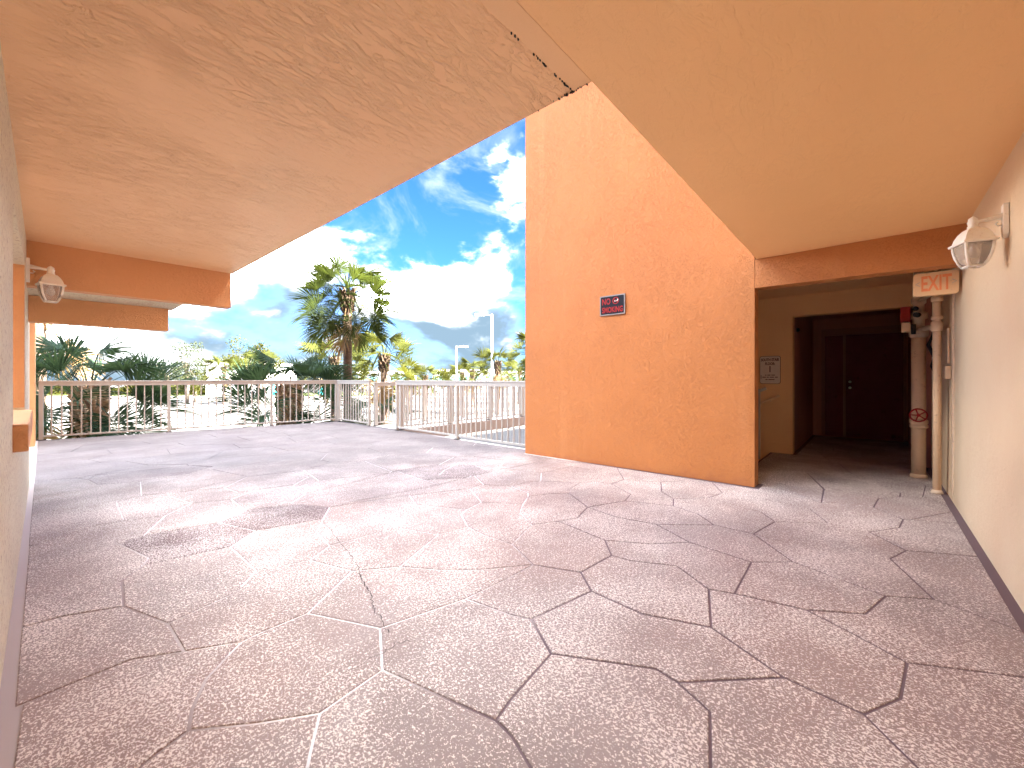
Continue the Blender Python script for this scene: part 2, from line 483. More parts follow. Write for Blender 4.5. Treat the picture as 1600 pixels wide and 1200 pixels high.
# ------------------------------------------------------------------ ground and far setting
g = MB()
g.prism([(-700, -700), (700, -700), (700, 900), (-700, 900)], GZ - 0.5, GZ)
tag(g.build('parking_lot', M_lot), kind='structure')
# ------------------------------------------------------------------ deck with flagstones
deck_poly = [(-0.45, -0.62), (10.95, -0.62), (10.95, 0.97), (7.88, 0.97), (7.88, 1.25), (5.38, 1.25), (5.38, 4.22),
             (5.50, 4.22), (5.62, rail1(5.62)), (-0.45, rail1(-0.45))]
d = MB(); d.prism(deck_poly, -0.32, -0.004)
deck = d.build('deck_floor', M_joint); tag(deck, kind='structure')

PL = [
 [(907.5,754),(894.5,761),(889.5,771),(918,792),(902,809),(872.5,814),(831,819.5),(812.5,800),(817.5,787.5),(800,786)],
 [(831,819.5),(800,850)], [(918,792),(976,782.5),(985.5,772),(955,756),(930,752.5),(907.5,754)],
 [(955,756),(975,749),(966,734.5),(964,728)], [(975,749),(1032.5,753),(1062,751),(1112.5,753)],
 [(1032.5,753),(1034,768),(1052,779),(1052,790)], [(976,782.5),(1052,790),(1090,802.5),(1115.5,820)],
 [(1052,779),(1107,777.5),(1129,770),(1112.5,753),(1108,748)], [(1107,777.5),(1190,800),(1200,807.5),(1211,815),(1200,821),(1177.5,834)],
 [(918,792),(962.5,807.5),(1026,819.5),(1115.5,820),(1177.5,834)], [(1026,819.5),(1077,847)],
 [(872.5,814),(945.5,844),(1015,849.5),(1077,847),(1174,878)], [(945.5,844),(955.5,867.5),(984,875.5),(1057.5,884),(1107.5,920)],
 [(955.5,867.5),(907.5,894),(832.5,882)], [(907.5,894),(924,923),(830,967)], [(924,923),(1004,959),(1111,979.5)],
 [(1107.5,920),(1147.5,927),(1260,952.5)], [(1107.5,920),(1111,979.5)], [(1147.5,927),(1174,878),(1239,877.5)],
 [(1177.5,834),(1200,850),(1239,877.5),(1384,931),(1459,936),(1572,977)], [(1177.5,834),(1200,841),(1250,850),(1300,854),(1390.5,872.5)],
 [(1211,815),(1294,817),(1357.5,830.5)], [(1294,817),(1265.5,795),(1235,788),(1200,781),(1129,770)],
 [(1187,760),(1240,770),(1280,785),(1310,785),(1365,792.5),(1411,811),(1415,813),(1405,824),(1357.5,830.5),(1415.5,860),(1390.5,872.5),(1459,936)],
 [(1365,792.5),(1372.5,779),(1406,776),(1407,770),(1375,756),(1350,755),(1305,755.5),(1275,744),(1240,738),(1200,742)],
 [(1415,813),(1520,819)], [(1415.5,860),(1560,872)], [(1384,931),(1352.5,959),(1260,952.5),(1332,989),(1417.5,1035),(1700,1070)],
 [(1417.5,1035),(1407.5,1091),(1350,1115.5),(1225,1058),(1200,1041),(1111,979.5)], [(1350,1115.5),(1436,1200),(1560,1330)],
 [(1225,1058),(1059,1066),(1025,1045),(861,1021),(830,967),(800,961),(727.5,935)], [(1059,1066),(1109,1111),(1110,1200),(1112,1400)],
 [(861,1021),(800,1090),(775,1125),(800,1150),(860,1250),(900,1400)], [(775,1125),(695,1090),(597.5,1046),(594,981),(481,957.5),(550,892)],
 [(594,981),(727.5,935),(790,905),(832.5,882)], [(481,957.5),(400,991),(377.5,1002.5),(287.5,1017.5),(207.5,1029),(100,1072),(32,1102),(-20,1118)],
 [(377.5,1002.5),(355,1025),(322,1060),(300,1107),(295,1140),(400,1130),(500,1114),(597.5,1046)], [(295,1140),(225,1192),(120,1300)],
 [(500,1114),(485,1175),(465,1280),(450,1400)], [(550,892),(625,885),(687,890),(750,890),(832.5,882)], [(550,892),(484,875),(400,891)],
 [(625,885),(685,835),(620,824),(604,801),(515,800)], [(685,835),(731,822.5),(721,804),(729,796),(752.5,784.5),(734,763)],
 [(752.5,784.5),(800,786)], [(729,796),(650,788),(640,774),(560,785),(515,792.5)], [(731,822.5),(755,835),(800,850),(832.5,882)],
 [(620,824),(515,852.5),(495,831),(505,810),(515,792.5)], [(515,852.5),(484,875)],
 [(397.5,891),(360,854),(399,829),(342.5,816),(384,797),(361,780),(299,786),(266,775),(336,755.5),(400,744)],
 [(397.5,891),(369,925),(262,974),(194,947),(191,907),(224,883),(360,854)], [(224,883),(232,871),(186,849),(225,836),(342.5,816)],
 [(225,836),(259,805),(299,786)], [(259,805),(150,820),(60,850),(20,858)], [(217,866),(120,893),(20,915)], [(194,947),(100,962),(15,985)],
 [(262,974),(288,1017)], [(384,797),(430,791),(470,788),(515,792.5)], [(399,829),(500,811)], [(361,780),(400,765),(460,757),(482,745),(450,735)],
 [(460,757),(459,765),(477,771),(455,786),(430,791)], [(477,771),(542,756),(621,736),(687.5,757.5),(680,766)], [(515,792.5),(600,774),(687.5,757),(741,743),(767,737),(800,731),(870,714)],
 [(741,743),(756,757),(800,759.5),(832,751),(907.5,754)], [(756,757),(734,763),(640,774)], [(767,737),(742,727),(712,726),(695,734),(687,741),(741,743)],
 [(817.5,787.5),(825,776),(860,771),(889.5,771)], [(800,759.5),(825,770),(825,776)], [(565,780),(582,755)],
 [(137,749),(152,757),(295,740),(332,729),(300,727),(150,742),(137,749)],
 [(540,900),(483,957)],
 [(-80,1290),(120,1300),(450,1400),(900,1400),(1112,1400),(1560,1330),(1850,1260)], [(1572,977),(1640,1003)], [(1560,872),(1580,876)], [(1520,819),(1545,822)],
]
dark_px = [(290, 848), (430, 812), (230, 743), (660, 748), (725, 735)]
def bound(x):
    B = [(-400, 900), (0, 838), (120, 800), (250, 768), (330, 742), (400, 735), (480, 733), (560, 742), (640, 730), (700, 722), (770, 720), (860, 712), (1187, 757), (1240, 738), (1380, 742), (1500, 790), (3000, 1500)]
    for (a, b), (c, e) in zip(B, B[1:]):
        if a <= x <= c: return b + (e - b) * (x - a) / (c - a)
    return 900
def to_px(p):
    v = Vector((p[0], p[1], 0)); dd = v.dot(FW)
    if dd < 0.15: return None
    return 800 + FPX * v.dot(RT) / dd, HOR + FPX * CAMH / dd
# Voronoi joints for the part of the deck where no joint can be read
margin = 0.045
inner = [(-0.074, -0.545), (5.0, -0.545), (10.85, -0.545), (10.85, 0.90), (7.84, 0.90), (7.84, 1.22), (5.42, 1.22), (5.42, 0.93), (5.135, 0.93),
         (5.10, 4.20), (5.42, 4.26), (5.44, 8.38), (5.44, 9.6), (5.46, rail1(5.46) - 0.08), (-0.045, rail1(-0.045) - 0.08)]
segs = []
seeds = []
for j in range(-2, 16):
    for i in range(-2, 14):
        seeds.append((i * 0.92 + (j % 2) * 0.46 + rnd.uniform(-.26, .26), j * 0.86 + rnd.uniform(-.24, .24)))
for a, s0 in enumerate(seeds):
    poly = [Vector((s0[0] + dx, s0[1] + dy)) for dx, dy in ((-2, -2), (2, -2), (2, 2), (-2, 2))]
    own = [None] * 4
    for b, s1 in enumerate(seeds):
        if b == a or abs(s1[0] - s0[0]) > 3 or abs(s1[1] - s0[1]) > 3: continue
        mid = Vector(((s0[0] + s1[0]) / 2, (s0[1] + s1[1]) / 2)); nn = Vector((s1[0] - s0[0], s1[1] - s0[1]))
        np_, no = [], []
        for k in range(len(poly)):
            p, q = poly[k], poly[(k + 1) % len(poly)]
            dp, dq = (p - mid).dot(nn), (q - mid).dot(nn)
            if dp <= 0: np_.append(p); no.append(own[k])
            if dp * dq < 0:
                np_.append(p + (q - p) * (dp / (dp - dq))); no.append(b if dp <= 0 else own[k])
        poly, own = np_, no
        if not poly: break
    for k in range(len(poly)):
        if own[k] is not None and own[k] > a: segs.append((poly[k], poly[(k + 1) % len(poly)]))
seen = []
def snap(p):
    for q in seen:
        if abs(p[0] - q[0]) < 6 and abs(p[1] - q[1]) < 3.2: return q
    seen.append(p); return p
PL = [[snap(p) for p in pl] for pl in PL]
def inpoly(p, poly):
    c = False; n = len(poly)
    for i in range(n):
        a, b = poly[i], poly[(i + 1) % n]
        if (a[1] > p[1]) != (b[1] > p[1]) and p[0] < (b[0] - a[0]) * (p[1] - a[1]) / (b[1] - a[1]) + a[0]: c = not c
    return c
def subdivide(segments):
    vs, es = [], []
    for p, q in segments:
        i = len(vs); vs.append(Vector((p[0], p[1]))); vs.append(Vector((q[0], q[1]))); es.append((i, i + 1))
    V, E, F, _, oe, _ = geometry.delaunay_2d_cdt(vs, es, [], 0, 0.0005, True)
    SG = []
    for p, q in segments:
        p = Vector((p[0], p[1])); q = Vector((q[0], q[1])); L = (q - p).length
        if L > 1e-5: SG.append((p, (q - p) / L, L, min(p.x, q.x) - .003, max(p.x, q.x) + .003, min(p.y, q.y) - .003, max(p.y, q.y) + .003))
    def onseg(v, g_):
        w = v - g_[0]; t = w.dot(g_[1])
        return -.003 < t < g_[2] + .003 and abs(w.x * g_[1].y - w.y * g_[1].x) < .0025
    cons = set()
    for f in F:
        for k in range(3):
            e = (min(f[k], f[(k + 1) % 3]), max(f[k], f[(k + 1) % 3]))
            if e in cons: continue
            a, b = V[e[0]], V[e[1]]; mx_ = (a.x + b.x) / 2; my_ = (a.y + b.y) / 2
            for g_ in SG:
                if g_[3] < mx_ < g_[4] and g_[5] < my_ < g_[6] and onseg(a, g_) and onseg(b, g_): cons.add(e); break
    em = {}
    for fi, f in enumerate(F):
        for k in range(3):
            e = (min(f[k], f[(k + 1) % 3]), max(f[k], f[(k + 1) % 3])); em.setdefault(e, []).append(fi)
    rg = [-1] * len(F); nr = 0
    for fi in range(len(F)):
        if rg[fi] >= 0: continue
        st = [fi]; rg[fi] = nr
        while st:
            t = F[st.pop()]
            for k in range(3):
                e = (min(t[k], t[(k + 1) % 3]), max(t[k], t[(k + 1) % 3]))
                if e in cons: continue
                for o in em[e]:
                    if rg[o] < 0: rg[o] = nr; st.append(o)
        nr += 1
    return V, F, em, rg
base = [(inner[k], inner[(k + 1) % len(inner)]) for k in range(len(inner))]
for pl in PL:
    w = [G(x, y) for x, y in pl]
    base += [(a, b) for a, b in zip(w, w[1:]) if (a - b).length > 1e-4]
V2, F2, emap, reg = subdivide(base)
ar = {}
for fi, f in enumerate(F2):
    a, b, c = (V2[i] for i in f); ar[reg[fi]] = ar.get(reg[fi], 0) + abs((b - a).cross(c - a)) / 2
openT = [[V2[i] for i in f] for fi, f in enumerate(F2) if ar[reg[fi]] > 1.3]
def is_open(p):
    if not inpoly(p, inner): return False
    return any(min(v.x for v in t) <= p.x <= max(v.x for v in t) and min(v.y for v in t) <= p.y <= max(v.y for v in t) and inpoly(p, t) for t in openT)
for p, q in segs:
    if not (-0.6 < (p.x + q.x) / 2 < 11.5 and -1.2 < (p.y + q.y) / 2 < 13.5): continue
    n = max(2, int((q - p).length / 0.07))
    fl = [is_open(p + (q - p) * (k / n)) for k in range(n + 1)]
    k = 0
    while k < n:
        if fl[k] or fl[k + 1]:
            k0 = k
            while k < n and (fl[k] or fl[k + 1]): k += 1
            base.append((p + (q - p) * (k0 / n), p + (q - p) * (k / n)))
        else: k += 1
V2, F2, emap, reg = subdivide(base)
def tarea(f):
    a, b, c = (V2[i] for i in f); return abs((b - a).cross(c - a)) / 2
areas = {}; inside = {}
for fi, f in enumerate(F2):
    areas[reg[fi]] = areas.get(reg[fi], 0) + tarea(f)
for fi, f in enumerate(F2):
    r = reg[fi]
    c = (V2[f[0]] + V2[f[1]] + V2[f[2]]) / 3
    inside.setdefault(r, [0, 0]); inside[r][0 if inpoly(c, inner) else 1] += tarea(f)
isin = {r: v[0] > v[1] for r, v in inside.items()}
for _ in range(4):      # merge slivers into the neighbour they share most edge with
    ch = False
    for r in sorted(areas, key=lambda k: areas[k]):
        if not isin.get(r) or areas[r] > 0.045 or areas[r] == 0: continue
        sh = {}
        for e, fs in emap.items():
            if len(fs) == 2:
                a, b = reg[fs[0]], reg[fs[1]]
                if a != b and r in (a, b):
                    o = b if a == r else a
                    if isin.get(o): sh[o] = sh.get(o, 0) + (V2[e[0]] - V2[e[1]]).length
        if sh:
            o = max(sh, key=sh.get)
            for fi in range(len(F2)):
                if reg[fi] == r: reg[fi] = o
            areas[o] += areas[r]; areas[r] = 0; ch = True
    if not ch: break
darkreg = set()
for px in dark_px:
    p = G(*px)
    for fi, f in enumerate(F2):
        if inpoly(p, [V2[i] for i in f]):
            print('dark', px, round(areas[reg[fi]], 2))
            if areas[reg[fi]] < 1.6: darkreg.add(reg[fi])
nst = 0
for r in sorted(set(reg)):
    if not isin.get(r) or areas[r] < 0.02: continue
    fs = [fi for fi in range(len(F2)) if reg[fi] == r]
    nxt = {}
    for fi in fs:
        f = F2[fi]
        a, b, c = (V2[i] for i in f)
        f = list(f) if (b - a).cross(c - a) > 0 else list(reversed(f))
        for k in range(3):
            e = (min(f[k], f[(k + 1) % 3]), max(f[k], f[(k + 1) % 3]))
            if all(reg[o] == r for o in emap[e]) and len(emap[e]) == 2: continue
            nxt.setdefault(f[k], []).append(f[(k + 1) % 3])
    loops = []
    while nxt:
        s0 = next(iter(nxt)); loop = [s0]; cur = nxt[s0].pop()
        if not nxt[s0]: del nxt[s0]
        while cur != s0 and cur in nxt:
            loop.append(cur); q = nxt[cur].pop()
            if not nxt[cur]: del nxt[cur]
            cur = q
        loops.append(loop)
    loop = max(loops, key=lambda l: abs(sum(V2[l[i]].cross(V2[l[(i + 1) % len(l)]]) for i in range(len(l)))))
    P = [V2[i].copy() for i in loop]
    Q = []
    for i, p in enumerate(P):   # drop tiny edges
        if not Q or (p - Q[-1]).length > 0.02: Q.append(p)
    P = Q
    if len(P) < 3: continue
    def inset(P, w):
        n = len(P); R = []
        for i in range(n):
            a, b, c = P[i - 1], P[i], P[(i + 1) % n]
            d1 = (b - a).normalized(); d2 = (c - b).normalized()
            n1 = Vector((-d1.y, d1.x)); n2 = Vector((-d2.y, d2.x))
            m = n1 + n2
            if m.length < 0.2: R.append(b + n1 * w); continue
            m.normalize(); R.append(b + m * (w / max(0.45, m.dot(n1))))
        return R
    cen = sum(P, Vector((0, 0))) / len(P)
    jw = (0.0045 + 0.0025 * rnd.random()) * max(0.45, 1 - 0.07 * max(0, cen.length - 4))
    o1 = inset(P, jw); o2 = inset(P, jw + 0.003)
    bm = bmesh.new()
    za = rnd.uniform(-0.0006, 0.0006)
    lo = [bm.verts.new((p.x, p.y, -0.0055)) for p in o1]
    md = [bm.verts.new((p.x, p.y, -0.0018 + za)) for p in o1]
    tp = [bm.verts.new((p.x, p.y, za)) for p in o2]
    n = len(P)
    for i in range(n):
        j = (i + 1) % n
        bm.faces.new((lo[i], lo[j], md[j], md[i])); bm.faces.new((md[i], md[j], tp[j], tp[i]))
    bm.faces.new(tp)
    me = bpy.data.meshes.new('flagstone'); bm.to_mesh(me); bm.free()
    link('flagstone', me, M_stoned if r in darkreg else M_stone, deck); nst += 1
print('stones', nst)
def crack(pl, w):
    m = MB(); pts = []
    for (a, b) in zip(pl, pl[1:]):
        A, B = G(*a), G(*b); n = 7
        for k in range(n):
            p = A.lerp(B, k / n) + Vector((rnd.uniform(-.012, .012), rnd.uniform(-.012, .012), 0)); pts.append(p)
    pts.append(G(*pl[-1]))
    prev = None
    for i, p in enumerate(pts):
        t = (pts[min(i + 1, len(pts) - 1)] - pts[max(i - 1, 0)]).normalized(); s_ = Vector((-t.y, t.x, 0)) * w * rnd.uniform(.4, 1.2)
        a = m.bm.verts.new((p + s_).to_tuple()[:2] + (0.0045,)); b = m.bm.verts.new((p - s_).to_tuple()[:2] + (0.0045,))
        if prev: m.bm.faces.new((prev[0], prev[1], b, a))
        prev = (a, b)
    m.build('crack', M_crack, deck)
crack([(503, 812), (538, 855), (560, 885), (566, 905), (577, 930), (584, 950), (600, 978), (608, 990)], 0.0022)
crack([(545, 1050), (597, 1022), (620, 1005), (650, 1000)], 0.0016)
crack([(400, 814), (515, 792), (600, 773), (687, 757), (767, 737), (830, 725)], 0.0026)

# deck columns below (deck stands over the lower level)
for x, y in ((0.2, 11.6), (5.1, 11.0), (5.1, 6.2), (0.2, 6.0)):
    m = MB(); m.box((-0.2, -0.2, GZ), (0.2, 0.2, -0.33))
    tag(m.build('column', M_rampface, None, (x, y, 0)), 'square pinkish column holding up the deck from the parking level', 'column', 'columns under the deck')

# ------------------------------------------------------------------ walls and ceilings
# left wall with two openings (it leans out a hair towards its far end)
def lx(y): return -0.1045 + 0.0037 * (y - 2.8)
lw = empty('side_wall', (0, 0, 0), 'rough cream stucco wall with two openings along the left edge', 'wall')
def lseg(y0, y1, z0, z1, name='wall_panel', mat=None, dx=0.0):
    m = MB()
    m.poly([(lx(y0) + dx, y0, z0), (lx(y1) + dx, y1, z0), (lx(y1) - 0.3, y1, z0), (lx(y0) - 0.3, y0, z0)],
           [(lx(y0) + dx, y0, z1), (lx(y1) + dx, y1, z1), (lx(y1) - 0.3, y1, z1), (lx(y0) - 0.3, y0, z1)])
    return m.build(name, mat or M_cream, lw)
lseg(-0.9, 3.55, -0.005, H + 0.25)
lseg(3.55, 5.55, -0.005, 0.80)
lseg(3.55, 5.55, 2.19, H + 0.25, 'lintel')
lseg(5.55, 7.25, -0.005, H + 0.25, 'pillar', M_cream)
lseg(7.25, 11.2, 2.25, H + 0.25, 'lintel')
lseg(11.2, 12.2, -0.005, H + 0.25, 'pillar', M_beam)
m = MB()
m.box((-0.46, 3.5, 0.80), (-0.045, 5.15, 0.95), None, 0.008)
led = m.build('window_ledge', M_beam, lw)
# reveals painted orange on the ends facing the camera
for y, z0, z1 in ((5.548, 0.952, 2.188), (11.198, 0.0, 2.248)):
    m = MB(); m.box((lx(y) - 0.299, y - 0.004, z0), (lx(y) - 0.001, y, z1)); m.build('reveal', M_beam, lw)

# right wall
rw = empty('end_wall', (0, 0, 0), 'cream painted stucco wall along the right edge behind the lamp', 'wall')
m = MB()
m.poly([(-0.4, -0.575, -0.005), (-0.4, -0.9, -0.005), (7.9, -0.9, -0.005), (7.9, -0.604, -0.005)],
       [(-0.4, -0.61, H + 0.25), (-0.4, -0.9, H + 0.25), (7.9, -0.9, H + 0.25), (7.9, -0.615, H + 0.25)])
m.build('wall_panel', M_creamR, rw)
m = MB(); m.box((5.84, -0.606, 0.02), (5.853, -0.592, H - 0.01)); m.build('joint_strip', M_pipe2, rw)
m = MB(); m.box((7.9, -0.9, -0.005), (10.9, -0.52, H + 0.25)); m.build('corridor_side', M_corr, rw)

# ceiling: left wing, patched band, right wing
cl = MB(); cl.prism([(-0.35, 1.029), (1.612, 1.029), (1.585, 6.05), (-0.35, 6.05)], H, H + 0.3)
ceil = cl.build('ceiling', M_ceilL); tag(ceil, kind='structure')
cr = MB(); cr.prism([(-0.35, -0.85), (5.36, -0.85), (5.25, 0.955), (1.612, 0.934), (-0.35, 0.934)], H - 0.001, H + 0.29)
cr.build('smooth_ceiling', M_ceilR, ceil)
bd = MB(); bd.prism([(-0.3, 0.9341), (1.606, 0.9341), (1.606, 1.0289), (-0.3, 1.0289)], H - 0.0025, H + 0.2)
bd.build('patched_band', M_band, ceil)
cl2 = MB()
# dark crumbs of dirt where the band meets the trowelled paint
for k in range(58):
    if k < 34: x = rnd.choice((rnd.uniform(1.17, 1.24), rnd.uniform(1.36, 1.60), rnd.uniform(1.45, 1.60), rnd.uniform(1.3, 1.4))); y = 1.030 + rnd.uniform(-.003, .004)
    else: x = 1.600 + rnd.uniform(-.004, .006); y = rnd.uniform(0.95, 1.12) if k < 56 else rnd.uniform(1.1, 1.3)
    s_ = rnd.uniform(.0008, .0026)
    cl2.box((x - s_, y - s_, H - 0.0085), (x + s_ * rnd.uniform(1, 2.2), y + s_, H - 0.0005))
dirt = cl2.build('dirt_crumbs', M_black, ceil); dirt['kind'] = 'stuff'

# beams at the far end of the left wing
b1 = MB(); b1.box((-0.098, 6.05, 2.09), (1.568, 6.20, H + 0.3), None, 0.006)
tag(b1.build('ceiling_beam', M_beam), 'orange stucco beam across the end of the left ceiling, longer and higher one', 'beam')
b2 = MB(); b2.box((-0.095, 6.72, 1.81), (1.065, 6.9, 2.088), None, 0.006)
tag(b2.build('ceiling_beam', M_beam), 'shorter lower orange beam behind the long ceiling beam', 'beam')
sf = MB(); sf.box((-0.096, 6.202, 2.09), (1.12, 6.9, 2.30)); 
tag(sf.build('soffit', M_cream), 'pale narrow soffit between the two stepped orange beams', 'soffit')

# orange tower wall, header over the passage and the rest of the stair tower
tw = empty('stair_tower', (XO, 2.5, 0), 'tall bright orange stucco wall of the stair tower carrying the no smoking sign', 'tower wall')
def wb(a, b, name, mat, parent=tw, bev=0.0):
    m = MB(); m.box(a, b, None, bev); o = m.build(name, mat, parent); o.location = (-parent.location.x, -parent.location.y, -parent.location.z); return o
m = MB()
m.poly([(5.13, 4.20, 0.001), (5.19, 0.975, 0.001), (5.39, 0.975, 0.001), (5.33, 4.20, 0.001)],
       [(5.13, 4.20, 7.0), (5.19, 0.975, 7.0), (5.39, 0.975, 7.0), (5.33, 4.20, 7.0)])
o = m.build('front_wall', M_orange, tw); o.location = -tw.location
wb((5.335, 4.0, GZ), (8.1, 4.2, 7.0), 'side_wall', M_orange)
wb((5.40, 0.975, H + 0.3), (8.1, 1.175, 7.0), 'inner_wall', M_orange)
wb((7.9, 0.95, -0.003), (8.1, 4.0, 7.0), 'sign_wall', M_hall)
wb((7.9, 0.95, GZ), (8.1, 4.0, -0.003), 'lower_wall', M_hall)
wb((5.2, 1.3, GZ), (5.4, 4.0, -0.33), 'lower_wall', M_hall)
wb((7.9, -0.52, 2.20), (8.1, 0.95, H + 0.3), 'corridor_header', M_hall)
hd = MB()
hd.poly([(5.193, 0.972, 2.205), (5.150, -0.64, 2.185), (5.335, -0.64, 2.185), (5.365, 0.972, 2.205)],
        [(5.193, 0.972, H - 0.002), (5.150, -0.64, H - 0.002), (5.335, -0.64, H - 0.001), (5.365, 0.972, H - 0.001)])
tag(hd.build('header_beam', M_orange), 'orange stucco header beam over the passage to the stairs', 'beam')
vc = MB(); vc.prism([(5.37, -0.85), (7.9, -0.85), (7.9, 3.99), (5.37, 3.99)], H + 0.002, H + 0.28)
tag(vc.build('vestibule_ceiling', M_hall), kind='structure')
# corridor
cw = empty('corridor', (9.4, 0.2, 0), 'dark brown corridor recess behind the passage with walls and ceiling', 'corridor')
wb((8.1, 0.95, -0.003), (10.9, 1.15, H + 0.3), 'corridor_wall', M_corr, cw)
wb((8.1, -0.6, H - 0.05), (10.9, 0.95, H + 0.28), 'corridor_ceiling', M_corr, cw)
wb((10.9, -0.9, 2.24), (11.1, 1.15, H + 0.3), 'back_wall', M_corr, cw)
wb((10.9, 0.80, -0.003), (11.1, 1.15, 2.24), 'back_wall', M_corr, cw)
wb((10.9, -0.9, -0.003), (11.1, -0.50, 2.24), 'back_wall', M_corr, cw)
m = MB(); m.lathe([(0.03, 0), (0.03, 0.03), (0.02, 0.04)], 12, Matrix.Translation((8.35, 0.95, 2.02)) @ Matrix.Rotation(pi / 2, 4, 'X'))
o = m.build('wall_button', M_black, cw); o.location = -cw.location
wb((11.1, -0.9, -0.3), (11.3, 1.15, H), 'back_wall', M_corr, cw)  # unseen box added behind the door to block daylight leaking under it
dr = empty('corridor_door', (10.9, 0.15, 0), 'dark maroon door with a narrow side leaf in a brown frame at the corridor end', 'door')
def db(a, b, name, mat, par=dr, bev=0.0):
    m = MB(); m.box(a, b, None, bev); o = m.build(name, mat, par)
    if par is dr: o.location = -dr.location
    return o
db((10.86, 0.74, -0.003), (10.99, 0.80, 2.24), 'jamb', M_dframe)
db((10.86, -0.50, -0.003), (10.99, -0.46, 2.24), 'jamb', M_dframe)
db((10.86, -0.46, 2.10), (10.99, 0.74, 2.24), 'frame_head', M_dframe)
db((10.88, 0.40, 0.0), (10.99, 0.445, 2.10), 'mullion', M_dframe)
db((10.94, 0.445, 0.01), (10.99, 0.74, 2.10), 'side_leaf', M_door)
db((10.88, -0.46, -0.004), (10.99, 0.74, 0.010), 'threshold', M_dframe)
leaf = db((10.93, -0.46, 0.01), (10.98, 0.40, 2.10), 'door_leaf', M_door)
for zz in (1.02, 1.14):
    m = MB(); m.lathe([(0.012, 0), (0.012, 0.03), (0.026, 0.04), (0.028, 0.055), (0.015, 0.065)], 14, Matrix.Translation((10.93, 0.335, zz)) @ Matrix.Rotation(-pi / 2, 4, 'Y'))
    m.build('door_knob' if zz < 1.1 else 'deadbolt', M_metal, leaf)

# stairs going down beside the sign wall
st = empty('staircase', (6.6, 2.6, 0), 'concrete stairs going down behind the orange wall beside the stair sign', 'stairs')
for k in range(9):
    m = MB(); m.box((5.41, 1.25 + k * 0.28, -(k + 1) * 0.175 - 0.18), (7.89, 1.25 + (k + 1) * 0.28 + 0.02, -(k + 1) * 0.175))
    o = m.build('step', M_concrete, st); o.location = -st.location
m = MB()
m.poly([(7.86, 0.98, 0.0), (7.86, 1.27, 0.0), (7.86, 3.9, -1.65), (7.86, 3.9, -1.50), (7.86, 1.27, 0.14), (7.86, 0.98, 0.14)],
       [(7.899, 0.98, 0.0), (7.899, 1.27, 0.0), (7.899, 3.9, -1.65), (7.899, 3.9, -1.50), (7.899, 1.27, 0.14), (7.899, 0.98, 0.14)])
o = m.build('stringer', M_hall, st); o.location = -st.location
hr = empty('handrail', (7.8, 1.3, 0), 'thin pale handrail on the wall below the stair sign', 'handrail')
def hp(mb, name, mat, par):
    o = mb.build(name, mat, par); o.location = -par.location; return o
m = MB(); m.tube([(7.83, 1.12, 0.93), (7.83, 1.55, 0.72), (7.83, 3.8, -0.72)], 0.019, 10); hp(m, 'rail_tube', M_pipe, hr)
for y in (1.25, 2.6):
    m = MB(); m.tube([(7.83, y, 0.86 - (y - 1.25) * .62), (7.895, y, 0.83 - (y - 1.25) * .62)], 0.009, 8); hp(m, 'bracket', M_pipe, hr)
np_ = empty('newel_rail', (6.6, 1.22, 0), 'pale guard rail post at the stair head beside the orange wall', 'railing')
m = MB(); m.box((7.05, 1.255, 0.0), (7.09, 1.295, 1.05), None, 0.004); hp(m, 'post', M_rail, np_)
m = MB(); m.tube([(7.07, 1.18, 1.06), (7.07, 1.5, 0.9), (7.07, 3.8, -0.6)], 0.022, 10); hp(m, 'rail_tube', M_rail, np_)

# ------------------------------------------------------------------ text helper
def text_obj(s, size, mat, parent, origin, right, up, name='lettering', bold=0.0, sx=1.0, extr=0.0006):
    cu = bpy.data.curves.new('txt', 'FONT'); cu.body = s; cu.size = size; cu.align_x = 'CENTER'; cu.align_y = 'CENTER'
    cu.offset = bold; cu.extrude = extr; cu.resolution_u = 3
    t = bpy.data.objects.new('txt', cu); C.objects.link(t)
    bpy.context.view_layer.update()
    me = bpy.data.meshes.new_from_object(t.evaluated_get(bpy.context.evaluated_depsgraph_get()))
    bpy.data.objects.remove(t)
    R = Vector(right).normalized(); U = Vector(up).normalized(); N = R.cross(U)
    M = Matrix((( R.x * sx, U.x, N.x, origin[0]), (R.y * sx, U.y, N.y, origin[1]), (R.z * sx, U.z, N.z, origin[2]), (0, 0, 0, 1)))
    me.transform(M)
    me.materials.clear()
    o = link(name, me, mat, parent); o.location = -parent.location
    return o
# no smoking sign on the orange wall: y from 2.86 (left) to 2.485 (right)
def ox(y): return 5.13 + (4.20 - y) * (0.06 / 3.225)
sx_ = ox(2.86) - 0.001
ns = empty('no_smoking_sign', (sx_, 2.67, 2.21), 'black sign reading NO SMOKING in red letters on the orange wall', 'sign')
m = MB()
for a, b in (((2.485, 2.075), (2.86, 2.089)), ((2.485, 2.331), (2.86, 2.345)), ((2.485, 2.089), (2.499, 2.331)), ((2.846, 2.089), (2.86, 2.331))):
    m.box((sx_ - 0.016, a[0], a[1]), (sx_, b[0], b[1]))
hp(m, 'frame', M_frame, ns)
m = MB(); m.box((sx_ - 0.009, 2.499, 2.089), (sx_ - 0.001, 2.846, 2.331)); hp(m, 'panel', M_signblack, ns)
RR = (0, -1, 0); UU = (0, 0, 1)
text_obj('NO', 0.115, M_signred, ns, (sx_ - 0.0105, 2.765, 2.262), RR, UU, 'lettering', 0.003, 0.72)
text_obj('SMOKING', 0.105, M_signred, ns, (sx_ - 0.0105, 2.672, 2.145), RR, UU, 'lettering', 0.003, 0.66)
m = MB()
cy, cz, r0 = 2.622, 2.267, 0.048
def ringpts(r, n=28): return [(cy + r * cos(2 * pi * k / n), cz + r * sin(2 * pi * k / n)) for k in range(n)]
A, B = ringpts(r0), ringpts(r0 - 0.011)
